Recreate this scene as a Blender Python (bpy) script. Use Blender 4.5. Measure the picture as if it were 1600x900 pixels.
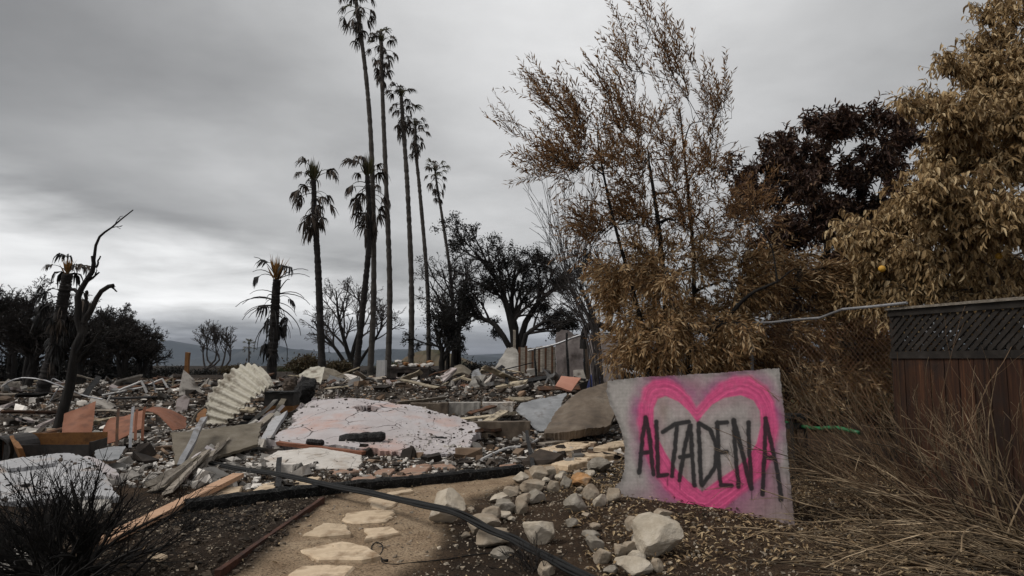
import bpy, math, random
import numpy as np
from mathutils import Vector

for _o in list(bpy.data.objects):
    bpy.data.objects.remove(_o)
SC = bpy.context.scene
COL = SC.collection
rng = np.random.default_rng(7)
random.seed(7)

# ------------------------------------------------------------------ camera, sky, sun, exposure
LENS = 24.0
CAM_H = 1.4
F = 1600 * LENS / 36.0
PITCH = math.atan(110 / F)
cam_d = bpy.data.cameras.new('camera')
cam_d.lens = LENS
cam_d.sensor_width = 36
cam_d.clip_end = 40000
cam_d.clip_start = 0.05
cam = bpy.data.objects.new('camera', cam_d)
COL.objects.link(cam)
cam.location = (0, 0, CAM_H)
cam.rotation_euler = (math.pi / 2 + PITCH, 0, 0)
SC.camera = cam

SUN_AZ, SUN_EL = math.radians(-105), math.radians(52)      # high and to one side, behind thick cloud
GLOW_AZ = 0.08                                             # thin bright cloud ahead
SUN_DIR = Vector((math.sin(SUN_AZ) * math.cos(SUN_EL), math.cos(SUN_AZ) * math.cos(SUN_EL), math.sin(SUN_EL)))


class S:
    """tiny wrapper so node maths can be written as expressions"""
    nt = None

    def __init__(s, sock): s.s = sock

    @staticmethod
    def op(kind, *a):
        n = S.nt.nodes.new('ShaderNodeMath'); n.operation = kind
        for i, v in enumerate(a):
            if isinstance(v, S): S.nt.links.new(v.s, n.inputs[i])
            else: n.inputs[i].default_value = float(v)
        return S(n.outputs[0])

    def __add__(a, b): return S.op('ADD', a, b)
    __radd__ = __add__
    def __sub__(a, b): return S.op('SUBTRACT', a, b)
    def __rsub__(a, b): return S.op('SUBTRACT', b, a)
    def __mul__(a, b): return S.op('MULTIPLY', a, b)
    __rmul__ = __mul__
    def __truediv__(a, b): return S.op('DIVIDE', a, b)


def sstep(e0, e1, x):
    n = S.nt.nodes.new('ShaderNodeMapRange'); n.interpolation_type = 'SMOOTHSTEP'
    n.inputs['From Min'].default_value = e0; n.inputs['From Max'].default_value = e1
    S.nt.links.new(x.s, n.inputs['Value'])
    return S(n.outputs['Result'])


world = bpy.data.worlds.new('World')
SC.world = world
world.use_nodes = True
S.nt = world.node_tree
S.nt.nodes.clear()
L = S.nt.links.new
tc = S.nt.nodes.new('ShaderNodeTexCoord')
sep = S.nt.nodes.new('ShaderNodeSeparateXYZ'); L(tc.outputs['Generated'], sep.inputs[0])
dx, dy, dz = (S(sep.outputs[i]) for i in range(3))
hor = S.op('SQRT', dx * dx + dy * dy + 1e-5)
az = S.op('ARCTAN2', dx, dy)
el = S.op('MAXIMUM', dz / hor, 0.0)
den = S.op('MAXIMUM', dz, 0.0) + 0.10
comb = S.nt.nodes.new('ShaderNodeCombineXYZ')
L((dx / den).s, comb.inputs[0]); L((dy / den).s, comb.inputs[1])


def wnoise(scale, detail, rough, off=(0, 0, 0)):
    mp = S.nt.nodes.new('ShaderNodeMapping'); mp.inputs['Location'].default_value = off
    L(comb.outputs[0], mp.inputs[0])
    n = S.nt.nodes.new('ShaderNodeTexNoise'); n.inputs['Scale'].default_value = scale
    n.inputs['Detail'].default_value = detail; n.inputs['Roughness'].default_value = rough
    n.inputs['Distortion'].default_value = 0.25
    L(mp.outputs[0], n.inputs[0])
    return S(n.outputs[0]) - 0.5


n_big = wnoise(0.42, 3, 0.5, (3.1, 1.7, 0))
n_fine = wnoise(3.6, 5, 0.6, (2.2, 0.4, 0))
n_mid = wnoise(1.1, 5, 0.55, (0.3, 5.2, 0))
GE = math.radians(36)
glow_dot = dx * (math.sin(GLOW_AZ) * math.cos(GE)) + dy * (math.cos(GLOW_AZ) * math.cos(GE)) + dz * math.sin(GE)
ang = S.op('ARCCOSINE', S.op('MINIMUM', glow_dot, 0.9999))
glow = S.op('EXPONENT', ang * ang * -5.2)
cie = (1.0 + 2.0 * S.op('MAXIMUM', dz, 0.0)) / 2.0
lum = cie * (0.27 + 0.115 * (1.0 - S.op('COSINE', az + 0.75))) + glow * 0.60
# brighter clear slot under the cloud deck, its upper edge sloping down to the right
edge = 0.115 - 0.20 * S.op('SINE', az + 0.30) + n_mid * 0.10 + n_big * 0.05
slot = 1.0 - sstep(-0.045, 0.06, el - edge)
slot = slot * sstep(0.02, 0.085, el + n_mid * 0.05)
lum = lum + 0.22 * S.op('EXPONENT', ((az + 0.42) * (az + 0.42) * -16.0) - (el - 0.265) * (el - 0.265) * 110.0)
lum = lum + 0.12 * S.op('EXPONENT', ((az + 0.05) * (az + 0.05) * -7.0) - (el - 0.20) * (el - 0.20) * 60.0)
lum = lum + slot * (0.98 - lum) * 0.9
lum = lum * (1.0 + n_big * 0.75 + n_mid * 0.72 + n_fine * 0.22)
lum = lum * 0.732      # the exposure below is raised by the same amount
low = 1.0 - sstep(0.0, 0.075, el)
cr = S.nt.nodes.new('ShaderNodeCombineColor')
L((lum * (1.0 - low * 0.08)).s, cr.inputs[0]); L((lum * (1.0 - low * 0.03)).s, cr.inputs[1]); L((lum * (1.0 + low * 0.10)).s, cr.inputs[2])
sky = S.nt.nodes.new('ShaderNodeTexSky'); sky.sky_type = 'NISHITA'; sky.sun_disc = False
sky.sun_elevation = SUN_EL; sky.sun_rotation = SUN_AZ
skm = S.nt.nodes.new('ShaderNodeVectorMath'); skm.operation = 'SCALE'; skm.inputs['Scale'].default_value = 0.08
L(sky.outputs[0], skm.inputs[0])
mixw = S.nt.nodes.new('ShaderNodeMix'); mixw.data_type = 'RGBA'; mixw.inputs[0].default_value = 0.96
L(skm.outputs[0], mixw.inputs[6]); L(cr.outputs[0], mixw.inputs[7])
bg = S.nt.nodes.new('ShaderNodeBackground'); bg.inputs[1].default_value = 1.0
L(mixw.outputs[2], bg.inputs[0])
wo = S.nt.nodes.new('ShaderNodeOutputWorld'); L(bg.outputs[0], wo.inputs[0])

sun_d = bpy.data.lights.new('sun', 'SUN')
sun_d.energy = 1.5
sun_d.angle = math.radians(24)
sun_d.color = (1.0, 0.965, 0.91)
sun = bpy.data.objects.new('sun', sun_d)
COL.objects.link(sun)
sun.rotation_euler = SUN_DIR.to_track_quat('Z', 'Y').to_euler()

SC.view_settings.view_transform = 'Standard'
SC.view_settings.look = 'None'
SC.view_settings.gamma = 1
SC.view_settings.exposure = 0.45
SC.view_settings.use_curve_mapping = False
SC.render.engine = 'CYCLES'
SC.cycles.max_bounces = 6
SC.cycles.diffuse_bounces = 3
SC.cycles.transparent_max_bounces = 8

# ------------------------------------------------------------------ noise, terrain height, pixel helpers
_nr = np.random.default_rng(11)
_K = [(_nr.normal(size=3), _nr.uniform(0, 6.28)) for _ in range(40)]


def sn(x, y, z=0.0, scale=1.0, octv=3, seed=0):
    """smooth sum-of-sines noise, about -1..1"""
    out = 0; amp = 1.0; f = scale; tot = 0
    for o in range(octv):
        a = 0
        for k in range(5):
            v, ph = _K[(seed * 7 + o * 5 + k) % 40]
            a = a + np.sin((v[0] * x + v[1] * y + v[2] * z) * f * 1.7 + ph + seed)
        out = out + a / 2.6 * amp; tot += amp
        amp *= 0.5; f *= 2.1
    return out / tot


def ss(a, b, x):
    t = np.clip((x - a) / (b - a), 0, 1)
    return t * t * (3 - 2 * t)


# heaps of debris on the house lot: x, y, radius, height
HEAPS = [(-1.6, 20.5, 1.5, .38), (0.1, 23.5, 1.7, .55), (1.2, 17.5, 1.2, .35), (-4.2, 19.5, 1.8, .34), (-9.2, 17.5, 1.8, .32), (-6.6, 21.5, 1.6, .30), (-7.0, 15.6, 1.2, .25), (-0.4, 16.8, 1.1, .28), (2.0, 20.5, 1.4, .40), (-1.2, 28.0, 2.0, .35), (-12.0, 20.0, 2.0, .3)]


def height(x, y):
    x = np.asarray(x, float); y = np.asarray(y, float)
    near = 1 - ss(40, 80, np.hypot(x, y))
    h = 0.035 * sn(x, y, 0, 0.55, 3, 1) * near + 0.012 * sn(x, y, 0, 3.2, 2, 2) * near
    h = h + 0.10 * np.exp(-(((x - 1.9) / 1.2) ** 2 + ((y - 6.4) / 1.3) ** 2))
    h = h + 0.06 * np.exp(-(((x + 2.0) / 0.9) ** 2 + ((y - 5.6) / 1.0) ** 2))
    h = h + 0.22 * ss(10.5, 16, y) * (1 - ss(34, 60, y)) * near
    lot = ss(13.5, 17, y) * (1 - ss(32, 40, y)) * (1 - ss(3.5, 6, x)) * (1 - ss(11, 16, -x))
    h = h + lot * (0.12 + 0.13 * sn(x, y, 0, .75, 3, 6))
    for hx, hy, hr, hh in HEAPS: h = h + hh * np.exp(-((x - hx) ** 2 + (y - hy) ** 2) / hr ** 2)
    h = h - 62 * ss(85, 1800, y)
    return h


def ray(px, py):
    a = (px - 800) / F; b = -(py - 450) / F
    return np.array([a, math.cos(PITCH) - math.sin(PITCH) * b, math.sin(PITCH) + math.cos(PITCH) * b])


def P(px, py, D):
    r = ray(px, py)
    return np.array([0, 0, CAM_H]) + r * (D / r[1])


def G(px, py, dz=0.0):
    r = ray(px, py); t = CAM_H / max(-r[2], 0.01)
    for _ in range(12):
        p = r * t
        t = (CAM_H - float(height(p[0], p[1])) - dz) / max(-r[2], 0.01)
    p = r * t
    return np.array([p[0], p[1], float(height(p[0], p[1])) + dz])


def nrm(v):
    v = np.asarray(v, float)
    return v / (np.linalg.norm(v, axis=-1, keepdims=True) + 1e-9)


# ------------------------------------------------------------------ mesh building
class MB:
    def __init__(s): s.v = []; s.q = []; s.t = []; s.n = 0

    def add(s, v, q=None, t=None):
        v = np.asarray(v, float).reshape(-1, 3)
        if q is not None and len(q): s.q.append(np.asarray(q, int).reshape(-1, 4) + s.n)
        if t is not None and len(t): s.t.append(np.asarray(t, int).reshape(-1, 3) + s.n)
        s.v.append(v); s.n += len(v)
        return s

    def mesh(s, name, mat, smooth=False):
        v = np.concatenate(s.v)
        q = np.concatenate(s.q) if s.q else np.zeros((0, 4), int)
        t = np.concatenate(s.t) if s.t else np.zeros((0, 3), int)
        me = bpy.data.meshes.new(name)
        me.vertices.add(len(v)); me.vertices.foreach_set('co', v.ravel())
        nl = q.size + t.size
        me.loops.add(nl)
        me.loops.foreach_set('vertex_index', np.concatenate([q.ravel(), t.ravel()]).astype(np.int32))
        me.polygons.add(len(q) + len(t))
        st = np.concatenate([np.arange(len(q)) * 4, q.size + np.arange(len(t)) * 3]).astype(np.int32)
        me.polygons.foreach_set('loop_start', st)
        me.polygons.foreach_set('use_smooth', np.full(len(q) + len(t), bool(smooth)))
        me.update(calc_edges=True); me.validate()
        if mat: me.materials.append(MATS[mat] if isinstance(mat, str) else mat)
        return me

    def obj(s, name, mat, parent=None, smooth=False, loc=None):
        """link as one mesh object; with loc, the mesh is stored relative to it"""
        if loc is not None:
            l = np.asarray(loc, float); s.v = [a - l for a in s.v]
        o = bpy.data.objects.new(name, s.mesh(name, mat, smooth)); COL.objects.link(o)
        if loc is not None: o.location = loc
        if parent: o.parent = parent
        return o


def tag(o, label=None, cat=None, group=None, kind=None):
    if label: o['label'] = label
    if cat: o['category'] = cat
    if group: o['group'] = group
    if kind: o['kind'] = kind
    return o


def thing(name, label, cat, loc=(0, 0, 0), rz=0, group=None):
    o = bpy.data.objects.new(name, None); COL.objects.link(o)
    o.location = loc; o.rotation_euler = (0, 0, rz); o.empty_display_size = 0.1
    return tag(o, label, cat, group)


def tubes(Pn, R, sides=4):
    """batch of polylines Pn [n,k,3], radii R [n,k] -> verts, quads"""
    Pn = np.asarray(Pn, float); R = np.asarray(R, float)
    if Pn.ndim == 2: Pn = Pn[None]; R = R[None]
    n, k, _ = Pn.shape
    T = np.empty_like(Pn)
    T[:, 1:-1] = Pn[:, 2:] - Pn[:, :-2]; T[:, 0] = Pn[:, 1] - Pn[:, 0]; T[:, -1] = Pn[:, -1] - Pn[:, -2]
    T = nrm(T)
    ref = np.where(np.abs(T.mean(1)[:, 2:3]) > 0.75, np.array([[1.0, 0.13, 0]]), np.array([[0.1, 0.05, 1.0]]))[:, None, :]
    A = nrm(np.cross(T, np.broadcast_to(ref, T.shape))); B = np.cross(T, A)
    th = np.arange(sides) * 2 * np.pi / sides
    V = Pn[:, :, None] + R[:, :, None, None] * (A[:, :, None] * np.cos(th)[None, None, :, None] + B[:, :, None] * np.sin(th)[None, None, :, None])
    V = V.reshape(-1, 3)
    i = np.arange(n)[:, None, None] * k * sides; j = np.arange(k - 1)[None, :, None] * sides; m = np.arange(sides)[None, None, :]
    m2 = (m + 1) % sides
    q = np.stack([i + j + m, i + j + m2, i + j + sides + m2, i + j + sides + m], -1).reshape(-1, 4)
    return V, q


def tube_closed(mb, pts, rad, sides=6):
    """one tube with closed ends"""
    pts = np.asarray(pts, float); rad = np.broadcast_to(np.asarray(rad, float), (len(pts),))
    V, q = tubes(pts[None], rad[None], sides)
    c0 = len(V); V = np.vstack([V, pts[0], pts[-1]])
    e = (len(pts) - 1) * sides
    t = [[c0, (i + 1) % sides, i] for i in range(sides)] + [[c0 + 1, e + i, e + (i + 1) % sides] for i in range(sides)]
    mb.add(V, q, t)


BOXQ = np.array([[0, 3, 2, 1], [4, 5, 6, 7], [0, 1, 5, 4], [1, 2, 6, 5], [2, 3, 7, 6], [3, 0, 4, 7]])


def beam(mb, p0, p1, w, t, roll=0.0, nseg=1, jit=0.0, up=(0, 0, 1), seed=0):
    """a board from p0 to p1 (centre line), width w across, thickness t, uneven by jit"""
    p0 = np.asarray(p0, float); p1 = np.asarray(p1, float)
    T = nrm(p1 - p0); A = np.cross(T, np.asarray(up, float))
    A = nrm(A) if np.linalg.norm(A) > 1e-3 else np.array([1.0, 0, 0]); B = np.cross(A, T)
    c, s_ = math.cos(roll), math.sin(roll); A, B = A * c + B * s_, B * c - A * s_
    r = np.random.default_rng(seed + 5)
    V = []
    for i in range(nseg + 1):
        u = i / nseg; c0 = p0 + (p1 - p0) * u
        off = r.normal(size=3) * jit * (0.5 if 0 < i < nseg else 0.2)
        for a, b in ((-1, -1), (1, -1), (1, 1), (-1, 1)):
            e = r.normal() * jit * (1.6 if i in (0, nseg) else 0.4)
            V.append(c0 + off + A * a * (w / 2 + r.normal() * jit * 0.5) + B * b * (t / 2 + r.normal() * jit * 0.3) + T * e)
    q = []
    for i in range(nseg):
        o = i * 4
        for m in range(4):
            q.append([o + m, o + (m + 1) % 4, o + 4 + (m + 1) % 4, o + 4 + m])
    q += [[3, 2, 1, 0], [nseg * 4 + k for k in range(4)]]
    mb.add(V, q)


def catmull(C, n):
    """interpolate control array C [k,...] to n samples along axis 0"""
    C = np.asarray(C, float); k = len(C)
    if k == 2:
        t = np.linspace(0, 1, n).reshape(-1, *([1] * (C.ndim - 1)))
        return C[0] * (1 - t) + C[1] * t
    E = np.concatenate([[2 * C[0] - C[1]], C, [2 * C[-1] - C[-2]]])
    u = np.linspace(0, k - 1 - 1e-9, n); i = u.astype(int); f = (u - i).reshape(-1, *([1] * (C.ndim - 1)))
    a, b, c, d = E[i], E[i + 1], E[i + 2], E[i + 3]
    return 0.5 * (2 * b + (c - a) * f + (2 * a - 5 * b + 4 * c - d) * f ** 2 + (3 * b - a - 3 * c + d) * f ** 3)


def patch(ctrl, nu=24, nv=24, thick=0.05, amp=0.01, nscale=3.0, edge=0.04, ripple=None, hole=None, seed=0):
    """a bent sheet through a grid of world control points ctrl [r][c][3] with ragged rim and real thickness -> MB"""
    C = np.array(ctrl, float)
    # ragged rim: parameter jitter that grows at the border
    A = catmull(C, 41); A = np.swapaxes(catmull(np.swapaxes(A, 0, 1), 41), 0, 1)      # fine table
    u = np.linspace(0, 1, nu)[:, None] * np.ones((1, nv)); v = np.ones((nu, 1)) * np.linspace(0, 1, nv)[None, :]
    r = np.random.default_rng(seed)
    def rag(n): 
        x = np.linspace(0, 1, n)
        return edge * (0.5 * sn(x * 9, seed * 3.1, 0, 1, 3, seed % 5) + r.normal(size=n) * 0.22 + 0.5)
    e0, e1, f0, f1 = rag(nv)[None, :], rag(nv)[None, :], rag(nu)[:, None], rag(nu)[:, None]
    uu = np.clip(e0 + u * (1 - e0 - e1), 0, 1); vv = np.clip(f0 + v * (1 - f0 - f1), 0, 1)
    def look(a, b):
        a = a * 39.999; b = b * 39.999; i = a.astype(int); j = b.astype(int); fa = (a - i)[..., None]; fb = (b - j)[..., None]
        return (A[i, j] * (1 - fa) + A[i + 1, j] * fa) * (1 - fb) + (A[i, j + 1] * (1 - fa) + A[i + 1, j + 1] * fa) * fb
    X = look(uu, vv)
    du = np.gradient(X, axis=0); dv = np.gradient(X, axis=1); N = nrm(np.cross(dv, du))
    N = np.where(N[..., 2:3].mean() < 0, -N, N)
    d = amp * sn(X[..., 0], X[..., 1], X[..., 2], nscale, 4, seed % 6)
    if ripple: d = d + ripple(uu, vv)
    X = X + N * d[..., None]
    top = X.reshape(-1, 3); bot = (X - N * thick).reshape(-1, 3)
    i, j = np.meshgrid(np.arange(nu - 1), np.arange(nv - 1), indexing='ij')
    keep = np.ones(i.shape, bool)
    if hole is not None: keep = ~hole(uu[:-1, :-1], vv[:-1, :-1])
    a = (i * nv + j)[keep]; q = np.stack([a, a + 1, a + nv + 1, a + nv], -1)
    M = nu * nv
    qs = [q, q[:, ::-1] + M]
    # walls round every open border
    ed = {}
    for f in q:
        for x, y in ((f[0], f[1]), (f[1], f[2]), (f[2], f[3]), (f[3], f[0])):
            if (y, x) in ed: del ed[(y, x)]
            else: ed[(x, y)] = 1
    w = np.array([[y, x, x + M, y + M] for x, y in ed])
    mb = MB(); mb.add(np.vstack([top, bot]), np.vstack(qs + [w]))
    return mb


def pp(rows):
    """control rows of (px, py, depth) -> world points"""
    return [[P(*c) for c in row] for row in rows]


def ico(sub):
    import bmesh
    bm = bmesh.new(); bmesh.ops.create_icosphere(bm, subdivisions=sub, radius=1.0)
    v = np.array([x.co[:] for x in bm.verts]); t = np.array([[x.index for x in f.verts] for f in bm.faces]); bm.free()
    return v, t


ICO = {k: ico(k) for k in (1, 2, 3, 4)}


def rock(size, seed, sub=3, planes=11, rough=0.035):
    """a faceted stone: a ball cut by random planes, edges softened by noise"""
    r = np.random.default_rng(seed); v, t = ICO[sub]; v = v.copy()
    for _ in range(planes):
        n = nrm(r.normal(size=3)); d = r.uniform(0.50, 0.86)
        h = v @ n - d; v = v - np.where(h > 0, h * 0.985, 0)[:, None] * n
    v = v * (1 + rough * sn(v[:, 0], v[:, 1], v[:, 2], 2.2, 3, seed % 6)[:, None] + rough * 0.35 * sn(v[:, 0], v[:, 1], v[:, 2], 7, 2, seed % 5)[:, None])
    v = v / np.abs(v).max(0)
    return v * np.asarray(size) / 2, t


LEAF_T = {}
def leaves(mb, pos, d, n, ln, wd, kind='lance', curl=0.25):
    """batch of leaves: base points, axis directions, rough normals, lengths, widths"""
    pos = np.asarray(pos, float); d = nrm(d); s_ = nrm(np.cross(d, n)); n = np.cross(s_, d)
    ln = np.asarray(ln, float)[:, None]; wd = np.asarray(wd, float)[:, None]
    N = len(pos)
    def pt(a, b, c): return pos + d * ln * a + s_ * wd * b + n * ln * c
    if kind == 'lance':
        V = np.stack([pt(0, 0, 0), pt(.42, .5, .02), pt(1, 0, -curl * .35), pt(.48, -.5, .02)], 1).reshape(-1, 3)
        q = np.arange(N)[:, None] * 4 + np.array([[0, 1, 2, 3]])
        mb.add(V, q)
    else:
        V = np.stack([pt(0, 0, 0), pt(.33, .46, .07), pt(.33, 0, 0), pt(.33, -.46, .07), pt(.7, .36, .02 - curl * .3), pt(.7, 0, -.05 - curl * .3), pt(.7, -.36, .02 - curl * .3), pt(.96, 0, -curl)], 1).reshape(-1, 3)
        o = np.arange(N)[:, None, None] * 8
        t = (o + np.array([[0, 2, 1], [0, 3, 2], [4, 5, 7], [5, 6, 7]])[None]).reshape(-1, 3)
        q = (o + np.array([[1, 2, 5, 4], [2, 3, 6, 5]])[None]).reshape(-1, 4)
        mb.add(V, q, t)
# ------------------------------------------------------------------ materials
MATS = {}


def ramp(nt, fac, stops):
    r = nt.nodes.new('ShaderNodeValToRGB'); e = r.color_ramp.elements
    while len(e) < len(stops): e.new(0.5)
    for el_, (p_, c_) in zip(e, stops): el_.position = p_; el_.color = (*c_, 1)
    nt.links.new(fac, r.inputs[0]); return r.outputs[0]


def noise(nt, scale, detail=4, rough=0.6, vec=None, kind='noise', dist=0.0):
    if kind == 'noise':
        n = nt.nodes.new('ShaderNodeTexNoise'); n.inputs['Detail'].default_value = detail; n.inputs['Roughness'].default_value = rough
        n.inputs['Distortion'].default_value = dist
    else:
        n = nt.nodes.new('ShaderNodeTexVoronoi'); n.feature = kind
    n.inputs['Scale'].default_value = scale
    if vec: nt.links.new(vec, n.inputs['Vector'])
    return n.outputs[0]


def mixc(nt, fac, a, b, mode='MIX'):
    m = nt.nodes.new('ShaderNodeMix'); m.data_type = 'RGBA'; m.blend_type = mode
    for sock, v in ((m.inputs[0], fac), (m.inputs[6], a), (m.inputs[7], b)):
        if isinstance(v, (int, float)): sock.default_value = v
        elif isinstance(v, tuple): sock.default_value = (*v, 1)
        else: nt.links.new(v, sock)
    return m.outputs[2]


def new_mat(name):
    m = bpy.data.materials.new(name); m.use_nodes = True; nt = m.node_tree
    bsdf = nt.nodes['Principled BSDF']; MATS[name] = m
    return m, nt, bsdf


def mat(name, cols, scale=3.0, rough=0.85, bump=0.3, bscale=None, stretch=None, island=0.0, stain=None, crack=None, metal=0.0, dist=0.02, detail=6, spec=0.3, objrand=0.0):
    """mottled surface: cols along a noise ramp, per-island variation, optional stains, cracks and grain stretch"""
    m, nt, b = new_mat(name)
    tc_ = nt.nodes.new('ShaderNodeTexCoord'); vec = tc_.outputs['Object']
    if stretch:
        mp = nt.nodes.new('ShaderNodeMapping'); mp.inputs['Scale'].default_value = stretch
        nt.links.new(vec, mp.inputs[0]); vec = mp.outputs[0]
    n1 = noise(nt, scale, detail, 0.65, vec)
    mr = nt.nodes.new('ShaderNodeMapRange'); mr.inputs['From Min'].default_value = 0.3; mr.inputs['From Max'].default_value = 0.7
    nt.links.new(n1, mr.inputs[0])
    k = len(cols)
    c = ramp(nt, mr.outputs[0], [(i / max(k - 1, 1), cc) for i, cc in enumerate(cols)])
    if island:
        g = nt.nodes.new('ShaderNodeNewGeometry')
        hv = nt.nodes.new('ShaderNodeHueSaturation')
        mr2 = nt.nodes.new('ShaderNodeMapRange'); mr2.inputs['To Min'].default_value = 1 - island; mr2.inputs['To Max'].default_value = 1 + island
        nt.links.new(g.outputs['Random Per Island'], mr2.inputs[0]); nt.links.new(mr2.outputs[0], hv.inputs['Value'])
        nt.links.new(c, hv.inputs['Color']); c = hv.outputs[0]
    if objrand:
        oi = nt.nodes.new('ShaderNodeObjectInfo'); hv = nt.nodes.new('ShaderNodeHueSaturation')
        mr2 = nt.nodes.new('ShaderNodeMapRange'); mr2.inputs['To Min'].default_value = 1 - objrand; mr2.inputs['To Max'].default_value = 1 + objrand * 1.6
        nt.links.new(oi.outputs['Random'], mr2.inputs[0]); nt.links.new(mr2.outputs[0], hv.inputs['Value']); nt.links.new(c, hv.inputs['Color']); c = hv.outputs[0]
    if stain:
        sc_, lo, hi, col = stain
        f = noise(nt, sc_, 5, 0.6, tc_.outputs['Object'])
        f = ramp(nt, f, [(lo, (0, 0, 0)), (hi, (1, 1, 1))]); c = mixc(nt, f, c, col)
    bsrc = n1
    if crack:
        sc_, wdt, col = crack
        wv = nt.nodes.new('ShaderNodeVectorMath'); wv.operation = 'ADD'
        nz = nt.nodes.new('ShaderNodeTexNoise'); nz.inputs['Scale'].default_value = sc_ * 1.5; nz.inputs['Detail'].default_value = 4
        sv = nt.nodes.new('ShaderNodeVectorMath'); sv.operation = 'SCALE'; sv.inputs['Scale'].default_value = 0.45 / sc_
        nt.links.new(tc_.outputs['Object'], nz.inputs['Vector']); nt.links.new(nz.outputs['Color'], sv.inputs[0])
        nt.links.new(tc_.outputs['Object'], wv.inputs[0]); nt.links.new(sv.outputs[0], wv.inputs[1])
        f = noise(nt, sc_, vec=wv.outputs[0], kind='DISTANCE_TO_EDGE')
        gap = noise(nt, sc_ * 0.8, 2, 0.5, tc_.outputs['Object'])
        gm = nt.nodes.new('ShaderNodeMapRange'); gm.inputs['From Min'].default_value = 0.42; gm.inputs['From Max'].default_value = 0.62; gm.inputs['To Max'].default_value = wdt; gm.inputs['To Min'].default_value = wdt * 0.1
        nt.links.new(gap, gm.inputs[0])
        lt = nt.nodes.new('ShaderNodeMath'); lt.operation = 'LESS_THAN'; nt.links.new(f, lt.inputs[0]); nt.links.new(gm.outputs[0], lt.inputs[1])
        c = mixc(nt, lt.outputs[0], c, col)
    nt.links.new(c, b.inputs['Base Color'])
    b.inputs['Roughness'].default_value = rough; b.inputs['Metallic'].default_value = metal
    b.inputs['Specular IOR Level'].default_value = spec
    if bump:
        n2 = noise(nt, bscale or scale * 4, 6, 0.7, vec)
        bp = nt.nodes.new('ShaderNodeBump'); bp.inputs['Strength'].default_value = bump; bp.inputs['Distance'].default_value = dist
        nt.links.new(n2, bp.inputs['Height']); nt.links.new(bp.outputs[0], b.inputs['Normal'])
    return m


def leaf_mat(name, cols, transl=0.25, rough=0.6):
    m, nt, b = new_mat(name)
    g = nt.nodes.new('ShaderNodeNewGeometry')
    k = len(cols)
    c = ramp(nt, g.outputs['Random Per Island'], [(i / (k - 1), cc) for i, cc in enumerate(cols)])
    nt.links.new(c, b.inputs['Base Color']); b.inputs['Roughness'].default_value = rough
    b.inputs['Specular IOR Level'].default_value = 0.25
    tr = nt.nodes.new('ShaderNodeBsdfTranslucent'); nt.links.new(c, tr.inputs[0])
    mx = nt.nodes.new('ShaderNodeMixShader'); mx.inputs[0].default_value = transl
    nt.links.new(b.outputs[0], mx.inputs[1]); nt.links.new(tr.outputs[0], mx.inputs[2])
    nt.links.new(mx.outputs[0], nt.nodes['Material Output'].inputs[0])
    return m


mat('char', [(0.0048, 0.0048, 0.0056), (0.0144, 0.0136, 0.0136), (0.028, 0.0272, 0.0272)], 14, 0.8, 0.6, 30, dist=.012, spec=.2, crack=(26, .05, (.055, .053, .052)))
mat('char_beam', [(.003, .003, .003), (.008, .0078, .0075), (.02, .019, .018)], 9, 0.75, 0.8, 30, dist=.012, spec=.15, crack=(24, .05, (.05, .048, .046)))
mat('bark_burnt', [(.006, .005, .005), (.014, .012, .011), (.03, .026, .023)], 6, 0.9, 0.8, 22, (1, 1, .25), dist=.03)
mat('bark_palm', [(.030, .026, .023), (.062, .054, .047), (.095, .084, .074)], 1.2, 0.92, 0.8, 6, (1, 1, 2.2), dist=.06)
mat('bark_palm_burnt', [(.008, .007, .007), (.02, .017, .016), (.04, .034, .03)], 2.5, 0.92, 0.8, 9, (1, 1, 1.6), dist=.05)
mat('bark_brown', [(.035, .025, .018), (.075, .055, .040), (.12, .09, .07)], 8, 0.9, 0.6, 24, (1, 1, .3))
mat('twig_black', [(.004, .0035, .003), (.013, .011, .010)], 5, 0.9, 0)
mat('shard_cream', [(.26, .235, .205), (.40, .365, .325), (.50, .465, .42)], 2.0, 0.9, 0.35, 40, stain=(4, .46, .64, (.09, .075, .062)), objrand=.3)
mat('shard_grey', [(.12, .112, .10), (.19, .178, .16), (.27, .255, .235)], 2.5, 0.92, 0.4, 30, stain=(4, .46, .66, (.05, .043, .037)), objrand=.3)
mat('shard_pink', [(.24, .20, .19), (.33, .285, .275), (.38, .34, .335)], 2.0, 0.9, 0.3, 40, stain=(4, .46, .64, (.09, .07, .06)), objrand=.3)
mat('shard_metal', [(.08, .078, .076), (.14, .138, .136), (.22, .218, .215)], 2.5, 0.7, 0.2, 18, stain=(4, .5, .66, (.07, .045, .03)), objrand=.3)
mat('twig_dark', [(.012, .010, .009), (.035, .029, .026)], 5, 0.9, 0)
mat('twig_grey', [(.040, .034, .032), (.085, .074, .070)], 5, 0.9, 0)
mat('stalk', [(.06, .04, .024), (.17, .12, .072), (.36, .28, .185)], 6, 0.8, 0, island=.75)
mat('stalk_brown', [(0.0945, 0.0567, 0.0324), (0.189, 0.1215, 0.0702)], 6, 0.8, 0, island=.4)
leaf_mat('leaf_willow', [(.09, .045, .022), (.20, .105, .046), (.30, .17, .08), (.42, .28, .15)])
leaf_mat('leaf_willow_pale', [(.14, .075, .032), (.28, .165, .075), (.42, .28, .14), (.60, .46, .29)], .35)
leaf_mat('leaf_magnolia', [(.075, .042, .03), (0.03, 0.018, 0.015), (0.06, 0.033, 0.0255), (0.0975, 0.054, 0.039), (0.195, 0.123, 0.072)], .12)
leaf_mat('leaf_tan', [(.11, .062, .026), (.30, .195, .088), (.45, .315, .16), (.64, .50, .30)], .25)
leaf_mat('leaf_black', [(.008, .008, .008), (.018, .017, .015), (.032, .030, .026)], .1)
leaf_mat('leaf_bush', [(0.042, 0.0312, 0.0168), (0.09, 0.06, 0.0288), (0.066, 0.0624, 0.0288)], .15)
leaf_mat('leaf_green', [(.035, .042, .018), (.06, .07, .03)], .2)
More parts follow.
